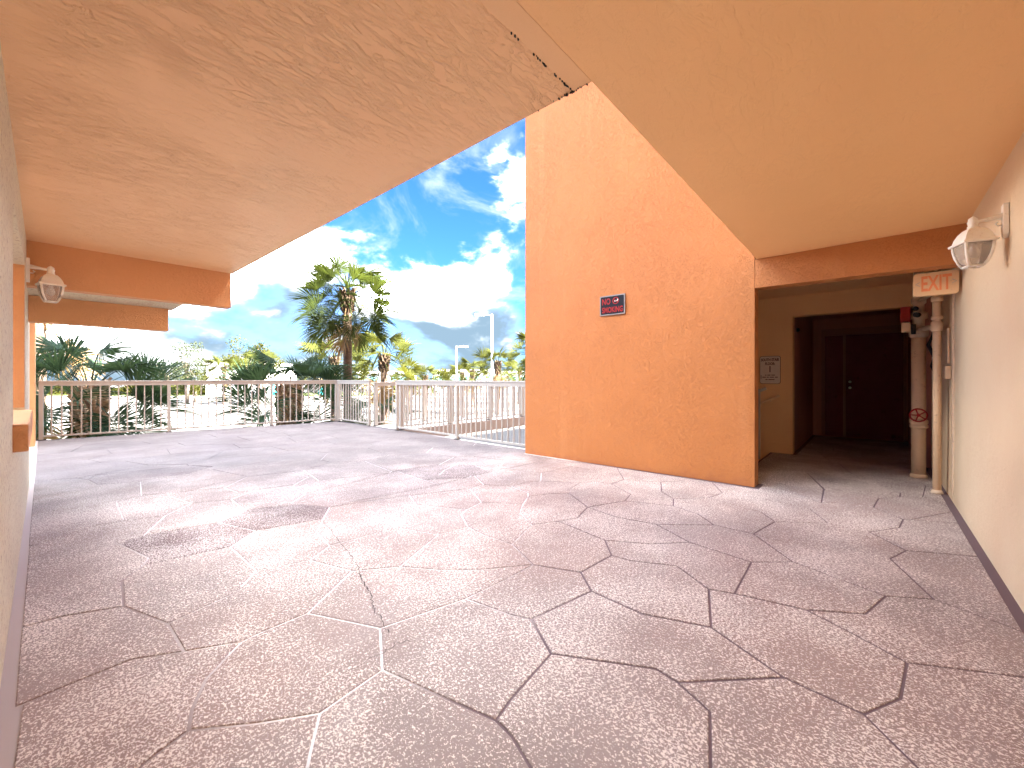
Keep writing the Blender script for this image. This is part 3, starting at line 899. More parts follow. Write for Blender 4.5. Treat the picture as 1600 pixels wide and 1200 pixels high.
va = [m.bm.verts.new((sx_ - 0.0112, y, zz)) for y, zz in A]; vb = [m.bm.verts.new((sx_ - 0.0112, y, zz)) for y, zz in B]
for k in range(28): m.bm.faces.new((va[k], va[(k + 1) % 28], vb[(k + 1) % 28], vb[k]))
M45 = Matrix.Translation((sx_ - 0.0118, cy, cz)) @ Matrix.Rotation(rad(45), 4, 'X')
m.box((-0.0004, -0.041, -0.005), (0.0004, 0.041, 0.005), M45)
hp(m, 'prohibition_ring', M_signred, ns)
m = MB()
m.box((sx_ - 0.0103, cy - 0.028, cz - 0.010), (sx_ - 0.0095, cy + 0.022, cz + 0.001))
m.box((sx_ - 0.0103, cy - 0.036, cz + 0.003), (sx_ - 0.0095, cy - 0.020, cz + 0.02))
hp(m, 'cigarette', M_signwhite, ns)
# south stair sign
sgx = 7.897
ss = empty('stair_sign', (sgx, 1.26, 1.35), 'small pale sign reading SOUTH STAIR FLOOR 1 on the vestibule wall', 'sign')
def rrect(y0, y1, z0, z1, r, n=5):
    P_ = []
    for cx_, cz_, a0 in ((y1 - r, z1 - r, 0), (y0 + r, z1 - r, 90), (y0 + r, z0 + r, 180), (y1 - r, z0 + r, 270)):
        for k in range(n + 1):
            a = rad(a0 + 90 * k / n); P_.append((cx_ + r * cos(a), cz_ + r * sin(a)))
    return P_
def plate(poly, x0, x1, name, mat, par):
    m = MB(); m.poly([(x0, a, b) for a, b in poly], [(x1, a, b) for a, b in poly]); return hp(m, name, mat, par)
plate(rrect(1.112, 1.408, 1.118, 1.575, 0.035), sgx - 0.004, sgx, 'border', M_ink, ss)
plate(rrect(1.118, 1.402, 1.124, 1.569, 0.031), sgx - 0.006, sgx - 0.0035, 'panel', M_signwhite, ss)
for s_, sz, zz, b_ in (('SOUTH STAIR', 0.060, 1.512, 0.0022), ('FLOOR:', 0.060, 1.447, 0.002), ('1', 0.14, 1.355, 0.004),
                       ('NO ROOF ACCESS', 0.024, 1.262, 0.0006), ('DOWN TO GROUND EXIT', 0.024, 1.228, 0.0008), ('FIRE DISCHARGE', 0.024, 1.190, 0.0008)):
    if sz < 0.03: continue
    text_obj(s_, sz, M_ink, ss, (sgx - 0.0068, 1.26, zz), RR, UU, 'lettering', b_, 0.68)
m = MB()      # three unreadable lines of small print, as dashes
for zz, ws in ((1.262, (0.02, 0.045, 0.05)), (1.228, (0.05, 0.03, 0.06, 0.04)), (1.190, (0.03, 0.085))):
    tot = sum(ws) + 0.012 * (len(ws) - 1); y = 1.26 + tot / 2
    for w_ in ws:
        m.box((sgx - 0.0072, y - w_, zz - 0.006), (sgx - 0.0061, y, zz + 0.006)); y -= w_ + 0.012
m.box((sgx - 0.0072, 1.383, 1.205), (sgx - 0.0061, 1.390, 1.262))
hp(m, 'small_print', M_ink, ss)
for zz in (1.553, 1.14):
    m = MB(); m.lathe([(0.005, 0), (0.005, 0.003)], 10, Matrix.Translation((sgx - 0.006, 1.26, zz)) @ Matrix.Rotation(-pi / 2, 4, 'Y')); hp(m, 'screw', M_metal, ss)
# exit sign
ex = empty('exit_sign', (5.44, -0.44, 2.08), 'peach painted EXIT sign hanging under the orange header', 'sign')
plate(rrect(-0.590, -0.296, 1.975, 2.185, 0.022), 5.42, 5.48, 'housing', M_exit, ex)
text_obj('EXIT', 0.195, M_exitred, ex, (5.418, -0.445, 2.077), RR, UU, 'lettering', 0.004, 0.50)
for yy, s_ in ((-0.325, '<'), (-0.562, '>')):
    text_obj(s_, 0.09, M_pipe2, ex, (5.418, yy, 2.08), RR, UU, 'chevron', 0.001, 0.7)
m = MB(); m.tube([(5.45, -0.45, 2.185), (5.45, -0.45, H)], 0.012, 10); hp(m, 'stem', M_pipe, ex)
m = MB(); m.lathe([(0.05, 0), (0.05, 0.02)], 16, Matrix.Translation((5.45, -0.45, H - 0.02))); hp(m, 'canopy', M_pipe, ex)

# ------------------------------------------------------------------ lanterns
def lantern(loc, wall_dir, label, rz=0.0, scale=1.0):
    """hangs from a bracket; wall_dir is the unit vector from lantern to wall"""
    t = empty('wall_lantern', loc, label, 'wall lamp', 'wall lanterns beside the walkway')
    wd = Vector(wall_dir); arm = 0.135
    Rz = Matrix.Rotation(rz, 4, 'Z')
    def ap(mb, name, mat, par=t, sc=True):
        return mb.build(name, mat, par)
    # square glass body: 4 curved corner bars
    def sect(r, zz): return [Vector((r * a, r * b, zz)) for a, b in ((1, 1), (-1, 1), (-1, -1), (1, -1))]
    prof = [(0.064, 0.0), (0.062, -0.04), (0.056, -0.08), (0.046, -0.115), (0.033, -0.145)]
    bars = MB()
    for c in range(4):
        bars.tube([Rz @ sect(r, zz)[c] for r, zz in prof], 0.0075, 6)
        bars.tube([Rz @ sect(0.064, 0.0)[c], Rz @ sect(0.064, 0.0)[(c + 1) % 4]], 0.0075, 6)
        bars.tube([Rz @ sect(0.033, -0.145)[c], Rz @ sect(0.033, -0.145)[(c + 1) % 4]], 0.0075, 6)
    ap(bars, 'frame', M_lampw)
    for c in range(4):
        g_ = MB()
        cols = []
        for r, zz in prof:
            q = sect(r * 0.97, zz); cols.append((g_.bm.verts.new(Rz @ q[c]), g_.bm.verts.new(Rz @ q[(c + 1) % 4])))
        for i in range(len(cols) - 1):
            f = g_.bm.faces.new((cols[i][0], cols[i][1], cols[i + 1][1], cols[i + 1][0])); f.smooth = True
        bmesh.ops.solidify(g_.bm, geom=list(g_.bm.faces), thickness=0.002)
        ap(g_, 'glass_pane', M_lens)
    roof = MB()
    rp = [(0.078, -0.010), (0.080, 0.002), (0.067, 0.010), (0.061, 0.035), (0.049, 0.062), (0.034, 0.082), (0.024, 0.088)]
    rings = [[roof.bm.verts.new(Rz @ v) for v in sect(r, zz)] for r, zz in rp]
    for i in range(len(rings) - 1):
        for k in range(4): roof.bm.faces.new((rings[i][k], rings[i][(k + 1) % 4], rings[i + 1][(k + 1) % 4], rings[i + 1][k]))
    roof.bm.faces.new(list(reversed(rings[0]))); roof.bm.faces.new(rings[-1])
    ap(roof, 'roof', M_lampw)
    fin = MB(); fin.lathe([(0.024, 0.086), (0.026, 0.10), (0.021, 0.104), (0.023, 0.115), (0.026, 0.128), (0.020, 0.134), (0.022, 0.145), (0.012, 0.155), (0.004, 0.162)], 14)
    ap(fin, 'finial', M_lampw)
    bulb = MB(); bulb.lathe([(0.013, -0.01), (0.014, -0.03), (0.022, -0.05), (0.026, -0.068), (0.022, -0.085), (0.010, -0.096)], 14)
    ap(bulb, 'bulb', M_bulb)
    a = MB(); a.tube([Vector((0, 0, 0.125)) , wd * 0.05 + Vector((0, 0, 0.128)), wd * (arm - 0.01) + Vector((0, 0, 0.135))], [0.010, 0.011, 0.020], 10)
    a.tube([wd * (arm - 0.005) + Vector((0, 0, 0.085)), wd * (arm - 0.035) + Vector((0, 0, 0.08)), wd * (arm - 0.045) + Vector((0, 0, 0.095)), wd * (arm - 0.035) + Vector((0, 0, 0.103))], 0.005, 8)
    ap(a, 'arm', M_lampw)
    p_ = MB()
    side = Vector((-wd.y, wd.x, 0))
    pr = [(0.030, 0.20), (0.030, 0.06), (0.022, 0.02), (0.0, 0.0)]
    A_ = [wd * (arm - 0.018) + side * r + Vector((0, 0, zz)) for r, zz in pr] + [wd * (arm - 0.018) - side * r + Vector((0, 0, zz)) for r, zz in reversed(pr[:-1])]
    B_ = [v + wd * 0.022 for v in A_]
    p_.poly(A_, B_)
    ap(p_, 'wall_plate', M_lampw)
    t.scale = (scale,) * 3
    return t
lantern((3.765, -0.468, 2.035), (0, -1, 0), 'cream wall lantern on the right wall in front of the exit sign', 0.35)
lantern((0.060, 5.85, 2.09), (-1, 0, 0), 'cream wall lantern on the left wall pillar under the orange beam', 0.15, 1.1)

# ------------------------------------------------------------------ pipes
pr_ = empty('sprinkler_riser', (7.03, -0.43, 0), 'thick peach painted standpipe with a dark red handwheel', 'pipe')
def pp(mb, name, mat, par=pr_): return hp(mb, name, mat, par)
X0, Y0 = 7.03, -0.43
m = MB(); m.lathe([(0.066, 0.03), (0.066, 1.70)], 20, Matrix.Translation((X0, Y0, 0))); pp(m, 'pipe', M_pipe)
m = MB(); m.lathe([(0.078, 0.003), (0.078, 0.035), (0.07, 0.045)], 20, Matrix.Translation((X0, Y0, 0))); pp(m, 'base_flange', M_pipe)
m = MB(); m.lathe([(0.067, 0.60), (0.085, 0.61), (0.085, 0.64), (0.074, 0.65), (0.085, 0.66), (0.085, 0.70), (0.067, 0.71)], 20, Matrix.Translation((X0, Y0, 0))); pp(m, 'coupling', M_pipe)
wM = Matrix.Translation((X0 - 0.13, Y0 + 0.01, 0.765)) @ Matrix.Rotation(-pi / 2, 4, 'Y')
m = MB(); m.tube([wM @ Vector((0.075 * cos(2 * pi * k / 24), 0.075 * sin(2 * pi * k / 24), 0)) for k in range(25)], 0.009, 8)
for k in range(5):
    a = 2 * pi * k / 5 + 0.3; m.tube([wM @ Vector((0, 0, 0)), wM @ Vector((0.072 * cos(a), 0.072 * sin(a), 0))], 0.007, 6)
m.lathe([(0.018, -0.01), (0.018, 0.015)], 12, wM); pp(m, 'handwheel', M_red)
m = MB(); m.tube([wM @ Vector((0, 0, 0)), (X0, Y0, 0.765)], 0.02, 10); pp(m, 'valve_stem', M_pipe2)
m = MB(); m.lathe([(0.066, 1.70), (0.088, 1.72), (0.088, 1.78), (0.07, 1.80), (0.055, 1.84), (0.055, 1.92), (0.082, 1.93), (0.082, 2.00), (0.05, 2.02), (0.05, 2.10), (0.068, 2.12), (0.068, 2.18), (0.045, 2.20), (0.045, H)], 20, Matrix.Translation((X0, Y0, 0))); pp(m, 'valve_body', M_pipe2)
m = MB(); m.box((X0 - 0.10, Y0 + 0.075, 1.90), (X0 + 0.0, Y0 + 0.165, 2.08), None, 0.008); pp(m, 'tamper_switch', M_red)
m = MB(); m.box((X0 - 0.10, Y0 + 0.075, 1.77), (X0 - 0.01, Y0 + 0.155, 1.885), None, 0.008); pp(m, 'junction_box', M_pipe)
m = MB(); m.tube([(X0 - 0.11, Y0 + 0.035, 2.05), (X0 - 0.06, Y0 + 0.03, 2.05)], [0.018, 0.028], 12)
pp(m, 'black_fitting', M_black); m = MB(); m.tube([(X0 - 0.12, Y0 + 0.03, 1.97), (X0 - 0.05, Y0, 1.97)], [0.03, 0.03], 12); pp(m, 'black_fitting', M_black); m = MB()
m.tube([(X0 - 0.09, Y0 + 0.05, 1.74), (X0 - 0.09, Y0 + 0.05, 1.86)], 0.022, 10); pp(m, 'black_fitting', M_black)
dp = empty('drain_pipe', (6.18, -0.515, 0), 'thin peach painted drain pipe beside the thick standpipe', 'pipe')
X1, Y1 = 6.18, -0.515
m = MB(); m.lathe([(0.034, 0.03), (0.034, H)], 16, Matrix.Translation((X1, Y1, 0))); pp(m, 'pipe', M_pipe, dp)
for za, zb in ((2.01, 2.07), (1.70, 1.80), (1.82, 1.86)):
    m = MB(); m.lathe([(0.034, za), (0.046, za + 0.004), (0.046, zb - 0.004), (0.034, zb)], 16, Matrix.Translation((X1, Y1, 0))); pp(m, 'coupling', M_pipe, dp)
m = MB(); m.lathe([(0.05, 0.002), (0.046, 0.02), (0.036, 0.04)], 14, Matrix.Translation((X1, Y1, 0))); pp(m, 'base_collar', M_pipe2, dp)
m = MB(); m.tube([(X1, Y1, 1.75), (X1 + 0.3, Y1 + 0.02, 1.77), (X0, Y0, 1.80)], 0.03, 12); pp(m, 'branch_pipe', M_pipe2, dp)
m = MB(); m.tube([(X1, Y1, 2.12), (X1 + 0.2, Y1 + 0.03, 2.12), (X0, Y0, 2.15)], 0.024, 12); pp(m, 'branch_pipe', M_pipe2, dp)
cd = empty('conduit', (6.35, -0.585, 1.3), 'narrow conduit ending in a small box on the wall beside the drain pipe', 'conduit')
m = MB(); m.tube([(6.12, -0.592, 1.36), (6.12, -0.592, 1.72)], 0.010, 8); pp(m, 'tube', M_pipe, cd)
m = MB(); m.box((6.06, -0.604, 1.20), (6.16, -0.565, 1.33), None, 0.006); pp(m, 'box', M_pipe, cd)
m = MB(); m.tube([(6.9, -0.55, 1.74), (6.86, -0.50, 1.6), (6.93, -0.56, 1.45), (6.85, -0.53, 1.35), (6.92, -0.56, 1.28)], 0.018, 8)
tag(m.build('cable_loop', M_black), 'dark loose cable loop hanging between the two pipes', 'cable')

# ------------------------------------------------------------------ railings
pick_me = None
def railing(A, B, label, posts, group=None, h=1.165, zoff=0.0, gap=0.142, postw=0.06, cat='railing', ends=True):
    A = Vector((A[0], A[1], 0)); B = Vector((B[0], B[1], 0))
    L = (B - A).length; a = math.atan2((B - A).y, (B - A).x)
    t = empty('railing', (A.x, A.y, zoff), label, cat, group, a)
    global pick_me
    m = MB(); m.box((0, -0.028, h - 0.105), (L, 0.028, h - 0.03), None, 0.006); m.build('top_rail', M_rail, t)
    m = MB(); m.box((0, -0.040, h - 0.03), (L, 0.040, h), None, 0.006); m.build('cap_rail', M_rail, t)
    m = MB(); m.box((0, -0.018, 0.055), (L, 0.018, 0.090), None, 0.004); m.build('bottom_rail', M_rail, t)
    if pick_me is None:
        m = MB(); m.box((-0.011, -0.011, 0.088), (0.011, 0.011, h - 0.10)); pick_me = m.mesh('picket')
        pick_me.materials.append(M_rail)
    pm = MB(); pm.box((-postw / 2, -postw / 2 , 0.0), (postw / 2, postw / 2, h - 0.104), None, 0.004)
    post_me = pm.mesh('post'); post_me.materials.append(M_rail)
    bm_ = MB(); bm_.box((-postw / 2 - 0.02, -postw / 2 - 0.02, 0.0), (postw / 2 + 0.02, postw / 2 + 0.02, 0.012)); base_me = bm_.mesh('base_plate'); base_me.materials.append(M_black)
    for p in posts:
        o = link('post', post_me, None, t); o.location = (p, 0, 0)
        q = link('base_plate', base_me, None, o)
    st_ = sorted(posts)
    for p0, p1 in zip(st_, st_[1:]):
        n = max(1, int(round((p1 - p0) / gap)))
        for k in range(1, n):
            o = link('picket', pick_me, None, t); o.location = (p0 + (p1 - p0) * k / n, 0, 0)
    return t
r1a = (-0.03, rail1(-0.03) - 0.03); r1b = (5.52, rail1(5.52) - 0.03)
L1 = (Vector(r1b) - Vector(r1a)).length
railing(r1a, r1b, 'long beige metal railing across the far edge of the deck', [0.03, 1.95, 3.98, L1 - 0.03])
railing((5.52, 11.40), (5.51, 9.62), 'short beige railing piece between the deck corner and the walkway gap', [0.10, 1.75])
railing((5.49, 8.40), (5.40, 4.24), 'beige railing running from the walkway gap to the orange wall', [0.03, 2.2, 4.12])
wk = MB(); wk.box((5.64, 8.36, -0.30), (24, 9.66, -0.012), None, 0.004)
wko = wk.build('walkway_bridge', M_rampface); tag(wko, kind='structure')
wt = MB(); wt.box((5.60, 8.40, -0.0119), (24, 9.62, -0.004)); wt.build('walkway_surface', M_concrete, wko)
wpost = [0.04 + 1.5 * k for k in range(12)]
railing((5.62, 8.44), (22.2, 8.44), 'near railing of the walkway bridge behind the deck railing', wpost, 'walkway bridge railings', 1.12, 0, 0.13, 0.09)
railing((5.62, 9.60), (22.2, 9.60), 'far railing of the walkway bridge beyond the near one', wpost, 'walkway bridge railings', 1.12, 0, 0.13, 0.09)

# ------------------------------------------------------------------ outdoor ground dressing
def sheet(poly, zz, name, mat):
    m = MB(); m.prism(poly, zz - 0.003, zz); return tag(m.build(name, mat), kind='structure')
# planting bed around the near palms
sheet([(-12, 12.6), (9.5, 11.4), (11.5, 16), (4, 17.6), (-12, 19)], GZ + 0.008, 'planting_bed', M_grass)
def wq(x0, x1, d0, d1):   # region between depths in view axes
    return [tuple((FW * d0 + RT * x0)[:2]), tuple((FW * d0 + RT * x1)[:2]), tuple((FW * d1 + RT * x1)[:2]), tuple((FW * d1 + RT * x0)[:2])]
sheet(wq(-170, -30, 88, 112), GZ + 0.012, 'lawn', M_grass)
sheet(wq(-28, 120, 118, 150), GZ + 0.012, 'lawn', M_grass)
sheet(wq(-200, 200, 84, 87), GZ + 0.010, 'pavement', M_curb)
# parking bay lines and islands
lines = MB()
for row in (34, 52, 70):
    for k in range(-26, 12):
        x = k * 2.8
        if row == 34 and k > 2: continue
        P_ = wq(x, x + 0.12, row, row + 5.5); lines.prism(P_, GZ + 0.012, GZ + 0.018)
lo_ = lines.build('bay_lines', M_line); lo_['kind'] = 'structure'
for d_ in (31.5, 49.5, 67.5):
    m = MB(); m.prism(wq(-75, 8, d_, d_ + 0.3), GZ, GZ + 0.14)
    tag(m.build('kerb', M_curb), kind='structure')

# ------------------------------------------------------------------ palms
def fan_mesh(name, elev, seed, nseg=34, pet=1.0, seglen=0.85, droop=1.0, spread=122, wid=1.15):
    r = random.Random(seed); bm = bmesh.new()
    e = rad(elev); up = Vector((0, 0, 1))
    p = Vector((0.08, 0, 0)); dirv = Vector((cos(e), 0, sin(e)))
    pts = [p.copy()]; steps = 7
    bend = rad(34 if elev > 20 else 24) / steps
    for k in range(steps):
        p = p + dirv * (pet / steps); pts.append(p.copy())
        ax = dirv.cross(up)
        if ax.length > 0.05: dirv = Matrix.Rotation(-bend, 3, ax.normalized()) @ dirv
    # petiole
    prev = None
    for i, q in enumerate(pts):
        w = 0.022 - 0.012 * i / steps
        ring = [bm.verts.new(q + Vector((0, w, 0))), bm.verts.new(q + Vector((0, 0, -w * .9))), bm.verts.new(q + Vector((0, -w, 0)))]
        if prev:
            for a in range(3): bm.faces.new((prev[a], prev[(a + 1) % 3], ring[(a + 1) % 3], ring[a]))
        prev = ring
    t = dirv.normalized(); s = Vector((0, 1, 0)); n = t.cross(s) * -1
    if n.z < 0 and elev < 60: n = -n
    base = pts[-1]
    Rl = Matrix.Rotation(rad((r.choice((-1, 1)) * r.uniform(12, 48)) if elev < 70 else r.uniform(-60, 60)), 3, t); s = Rl @ s; n = Rl @ n
    for k in range(nseg):
        u = (k / (nseg - 1)) * 2 - 1
        ph = rad(spread) * u
        cost = (1 - abs(u)) ** 0.8 * 0.30
        b = base + t * cost - up * cost * cost * 1.6
        dv = (t * cos(ph) + s * sin(ph) + n * (0.30 + 0.40 * abs(sin(ph)))).normalized()
        dv = (dv + Vector((r.uniform(-.05, .05), r.uniform(-.05, .05), r.uniform(-.06, .06)))).normalized()
        ln = seglen * (0.72 + 0.28 * cos(ph * 0.7)) * r.uniform(0.9, 1.08)
        ns = 5; q = b.copy(); pr = None
        wmax = ln * 0.42 * rad(spread) * 2 / nseg * 0.60 * wid
        dd = droop * r.uniform(0.7, 1.35)
        for i in range(ns + 1):
            f = i / ns
            w = wmax * (min(1.0, 0.25 + f / 0.42 * 0.75) if f < 0.42 else max(0.04, 1 - ((f - 0.42) / 0.58) ** 0.9))
            sd_ = dv.cross(n).normalized()
            if sd_.length < 0.1: sd_ = s
            fold = n * (w * 0.55)
            vs = [bm.verts.new(q - sd_ * w + fold), bm.verts.new(q), bm.verts.new(q + sd_ * w + fold)]
            if pr:
                bm.faces.new((pr[0], pr[1], vs[1], vs[0])); bm.faces.new((pr[1], pr[2], vs[2], vs[1]))
            pr = vs
            q = q + dv * (ln / ns)
            dv = (dv - up * dd * (0.05 + 0.42 * f * f)).normalized()
    me = bpy.data.meshes.new(name); bm.to_mesh(me); bm.free()
    for pl in me.polygons: pl.use_smooth = False
    return me
fan_cache = {}
def fan(elev, var, mat, small=False, pet=1.0):
    key = (round(elev / 12) * 12, var, mat.name, small, pet)
    if key not in fan_cache:
        me = fan_mesh('frond', key[0], int(key[0] * 7 + var * 131 + 9000), 24 if small else 40, pet, 0.85, 1.5 if key[0] < 0 else 1.0)
        me.materials.append(mat); fan_cache[key] = me
    return fan_cache[key]
def palm(loc, height, label, mat, trunk_r=0.16, crown=1.0, nf=30, boots=True, seed=0, small=False, emin=-55, dead=3, head=0.3, bootlen=0.8, lean=(0, 0), pet=1.0, group='palm trees beyond the railing', stems=True, fr=None, bootmat=None):
    r = random.Random(seed)
    t = empty('palm_tree', loc, label, 'palm tree', group)
    m = MB(); n = 14; zs = []
    N = 22
    pts, rs = [], []
    for i in range(N + 1):
        f = i / N
        pts.append((lean[0] * f, lean[1] * f, height * f)); rs.append(trunk_r * (1.12 - 0.15 * f) * (1 + 0.035 * ((i % 2) * 2 - 1)))
    m.tube(pts, rs, n); m.build('trunk', M_trunk, t)
    top = Vector((lean[0], lean[1], height))
    if boots:
        b = MB()
        nb = int(bootlen / 0.075)
        for lv in range(nb):
            zz = height - bootlen + lv * 0.075
            fz = lv / nb
            rr_ = trunk_r * 0.98
            k8 = 9
            for k in range(k8):
                a = 2 * pi * (k + 0.5 * (lv % 2)) / k8 + r.uniform(-.1, .1) + lv * .21
                M_ = Matrix.Translation(Vector((lean[0] * zz / height, lean[1] * zz / height, zz))) @ Matrix.Rotation(a, 4, 'Z') @ Matrix.Translation((rr_, 0, 0)) @ Matrix.Rotation(rad(22 + r.uniform(-6, 10)), 4, 'Y')
                s_ = trunk_r * 0.42 * r.uniform(.8, 1.1); hh = 0.17 * (0.8 + 0.9 * fz) * r.uniform(.8, 1.25)
                vs = [b.bm.verts.new(M_ @ Vector(q)) for q in ((-.03, -s_, -.05), (.035, 0, -.05), (-.03, s_, -.05), (-.02 + head * .1, -s_ * .55, hh), (.03 + head * .12, 0, hh), (-.02 + head * .1, s_ * .55, hh))]
                b.bm.faces.new((vs[0], vs[1], vs[4], vs[3])); b.bm.faces.new((vs[1], vs[2], vs[5], vs[4])); b.bm.faces.new((vs[3], vs[4], vs[5])); b.bm.faces.new((vs[2], vs[0], vs[3], vs[5]))
        o = b.build('boots', bootmat or (M_boot2 if small else M_boot), t, None, True); o['kind'] = 'stuff'
    for k in range(nf):
        f = k / max(1, nf - 1)
        el = 86 - (86 - emin) * (f ** 0.95) + r.uniform(-8, 8)
        a = k * 2.39996 + r.uniform(-.25, .25)
        isd = k >= nf - dead
        me = fan(el - (14 if isd else 0), r.randrange(5), M_dead if isd and dead else mat, small, pet)
        o = link('frond', me, None, t)
        o.location = top + Vector((0, 0, -0.05 - 0.35 * f))
        sc = crown * r.uniform(0.85, 1.12) * (0.85 if el > 65 else 1)
        o.rotation_euler = (r.uniform(-.12, .12), 0, a); o.scale = (sc, sc, sc)
    if fr:
        for (az, el, sc, mt) in fr:
            me = fan(el, r.randrange(3), mt or mat, small, pet)
            o = link('frond', me, None, t); o.location = top + Vector((0, 0, -0.1)); o.rotation_euler = (0, 0, az); o.scale = (sc,) * 3
    return t
def pos(x, d): v = FW * d + RT * ((x - 800) / FPX * d); return (v.x, v.y, GZ)
def ht(y, d): return CAMH - (y - HOR) * d / FPX - GZ
# view azimuth helper: 0 = away from the camera, +pi/2 = left in the picture
va0 = TH
palm(pos(140, 9.9), ht(604, 9.9), 'bushy dark palm with a thick booted trunk, nearest and leftmost behind the railing', M_frond_dark, 0.185, 1.12, 28, True, 3, False, -28, 1, 0.6, 2.4, pet=0.9,
     fr=[(va0 - 1.7, 20, 1.15, None), (va0 - 1.3, 4, 1.2, None), (va0 + 1.4, 14, 1.1, None), (va0 + 2.3, -40, .8, M_frond_mid), (va0 - 2.2, -62, 0.9, None), (va0 + 3.1, -68, 0.8, M_frond_mid)])
palm(pos(58, 11.0), ht(478, 11.0), 'slim bare palm trunk half hidden by the left pillar', M_frond_dark, 0.17, 0.9, 14, True, 5, False, -40, 4, 0.3, 0.6)
palm(pos(452, 13.6), ht(602, 13.6), 'low dark palm with upright bushy fans left of the tall palm', M_frond_dark, 0.25, 1.18, 26, True, 11, False, -20, 0, 0.6, 2.0, pet=0.85,
     fr=[(va0 + 1.7, 20, 1.3, None), (va0 - 1.5, 24, 1.2, None), (va0 - 1.7, -60, 1.0, None)])
palm(pos(543, 15.2), ht(456, 15.2), 'tall palm with a bare brown trunk and round crown standing above the railing corner', M_frond_mid, 0.15, 0.97, 56, True, 22, False, -50, 2, 0.40, 0.75, pet=1.05, bootmat=M_boot2)
palm(pos(600, 24.0), ht(556, 24.0), 'bright yellow green palm just right of the tall palm', M_frond_yel, 0.20, 1.35, 34, True, 31, True, -60, 5, 0.5, 0.9)
palm(pos(522, 27.0), ht(560, 27.0), 'yellow green palm crown behind the tall brown trunk', M_frond_yel, 0.20, 1.3, 28, True, 34, True, -55, 3, 0.5, 0.8)
palm(pos(778, 43.0), ht(566, 43.0), 'small round palm in front of the tall lamp post near the orange wall', M_frond_yel, 0.24, 1.35, 30, True, 41, True, -55, 5, 0.5, 1.2)
palm(pos(738, 55.0), ht(580, 55.0), 'far yellow palm between the two lamp posts', M_frond_yel, 0.24, 1.5, 26, True, 44, True, -50, 3)
palm(pos(722, 66.0), ht(583, 66.0), 'far small palm right of the shorter lamp post', M_frond_yel, 0.24, 1.5, 24, True, 48, True, -50, 2)
palm(pos(664, 46.0), ht(588, 46.0), 'low spreading palm right of the bright yellow green palm', M_frond_yel, 0.24, 1.25, 26, True, 51, True, -50, 1)
palm(pos(640, 44.0), ht(586, 44.0), 'low orange tinged palm under the bright palm crown', M_frond_yel, 0.24, 1.15, 26, True, 53, True, -55, 6)
palm(pos(812, 60.0), ht(576, 60.0), 'far pale palm against the orange wall edge', M_frond_yel, 0.24, 1.5, 24, True, 57, True, -50, 2)
palm(pos(838, 30.0), ht(545, 30.0), 'palm crown mostly hidden by the orange wall', M_frond_yel, 0.2, 1.15, 22, False, 58, True, -50, 2)
palm(pos(350, 60.0), ht(574, 60.0), 'small yellow palm in front of the white building', M_frond_yel, 0.22, 1.45, 24, True, 61, True, -45, 2)
palm(pos(404, 62.0), ht(566, 62.0), 'yellow palm behind the low dark palm', M_frond_yel, 0.22, 1.6, 26, True, 63, True, -45, 2)
palm(pos(592, 14.3), ht(648, 14.3), 'small dark fan palm low behind the walkway gap', M_frond_dark, 0.12, 0.72, 12, False, 67, False, -10, 0)

# ------------------------------------------------------------------ leafy trees, hedge, shrub
leaf_me = {}
def leafcloud(name, R, n, size, mat, seed, flat=0.8, clumps=14):
    r = random.Random(seed); bm = bmesh.new()
    cs = []
    for k in range(clumps):
        v = Vector((r.gauss(0, 1), r.gauss(0, 1), r.gauss(0, 1))).normalized() * R * r.uniform(.35, .95)
        v.z = v.z * flat; cs.append((v, R * r.uniform(.22, .42)))
    for k in range(n):
        c, cr_ = r.choice(cs)
        d_ = Vector((r.gauss(0, 1), r.gauss(0, 1), r.gauss(0, 1))).normalized() * cr_ * r.uniform(.5, 1.05)
        p = c + d_
        a = Vector((r.gauss(0, 1), r.gauss(0, 1), r.gauss(0, 1))).normalized(); b = a.cross(Vector((r.gauss(0, 1), r.gauss(0, 1), r.gauss(0, 1)))).normalized()
        s_ = size * r.uniform(.6, 1.3)
        bm.faces.new([bm.verts.new(p - a * s_), bm.verts.new(p + b * s_ * .45), bm.verts.new(p + a * s_), bm.verts.new(p - b * s_ * .45)])
    me = bpy.data.meshes.new(name); bm.to_mesh(me); bm.free(); me.materials.append(mat)
    return me, cs
def tree(x, d_, ytop, ybot, label, mat, R, n, size, seed, group='leafy trees across the lot'):
    loc = pos(x, d_); zt = ht(ytop, d_); 
    t = empty('tree', loc, label, 'tree', group)
    me, cs = leafcloud('crown', R, n, size, mat, seed)
    o = link('crown', me, None, t); o.location = (0, 0, zt - R * 0.8)
    m = MB(); hc = zt - R * 0.8
    m.tube([(0, 0, 0), (0.05 * R, 0, hc * .5), (0, 0, hc)], [R * .07, R * .055, R * .03], 9)
    for c, _ in cs[:7]:
        m.tube([(0, 0, hc * .62), Vector((c.x * .4, c.y * .4, hc + c.z * .3 - R * .15)), Vector((c.x, c.y, hc + c.z))], [R * .03, R * .02, R * .008], 6)
    m.build('trunk', M_wood, t)
    return t
tree(292, 62, 534, 0, 'tall feathery grey green tree left of the white building', M_leafy, 3.8, 2600, 0.14, 101)
tree(262, 70, 556, 0, 'lower feathery tree left of the tall feathery tree', M_leafy, 3.4, 2200, 0.15, 102)
tree(384, 78, 533, 0, 'bright yellow tree standing tallest behind the low dark palm', M_leafyel, 4.6, 3200, 0.22, 103)
tree(410, 82, 548, 0, 'yellow tree to the right of the bright tall yellow one', M_leafyel, 4.2, 2600, 0.22, 104)
tree(332, 95, 556, 0, 'dark treetop rising behind the white building', M_leafy, 3.8, 2200, 0.2, 105)
tree(305, 66, 574, 0, 'dense yellow green bush tree against the white building', M_leafyel, 2.6, 2600, 0.16, 106)
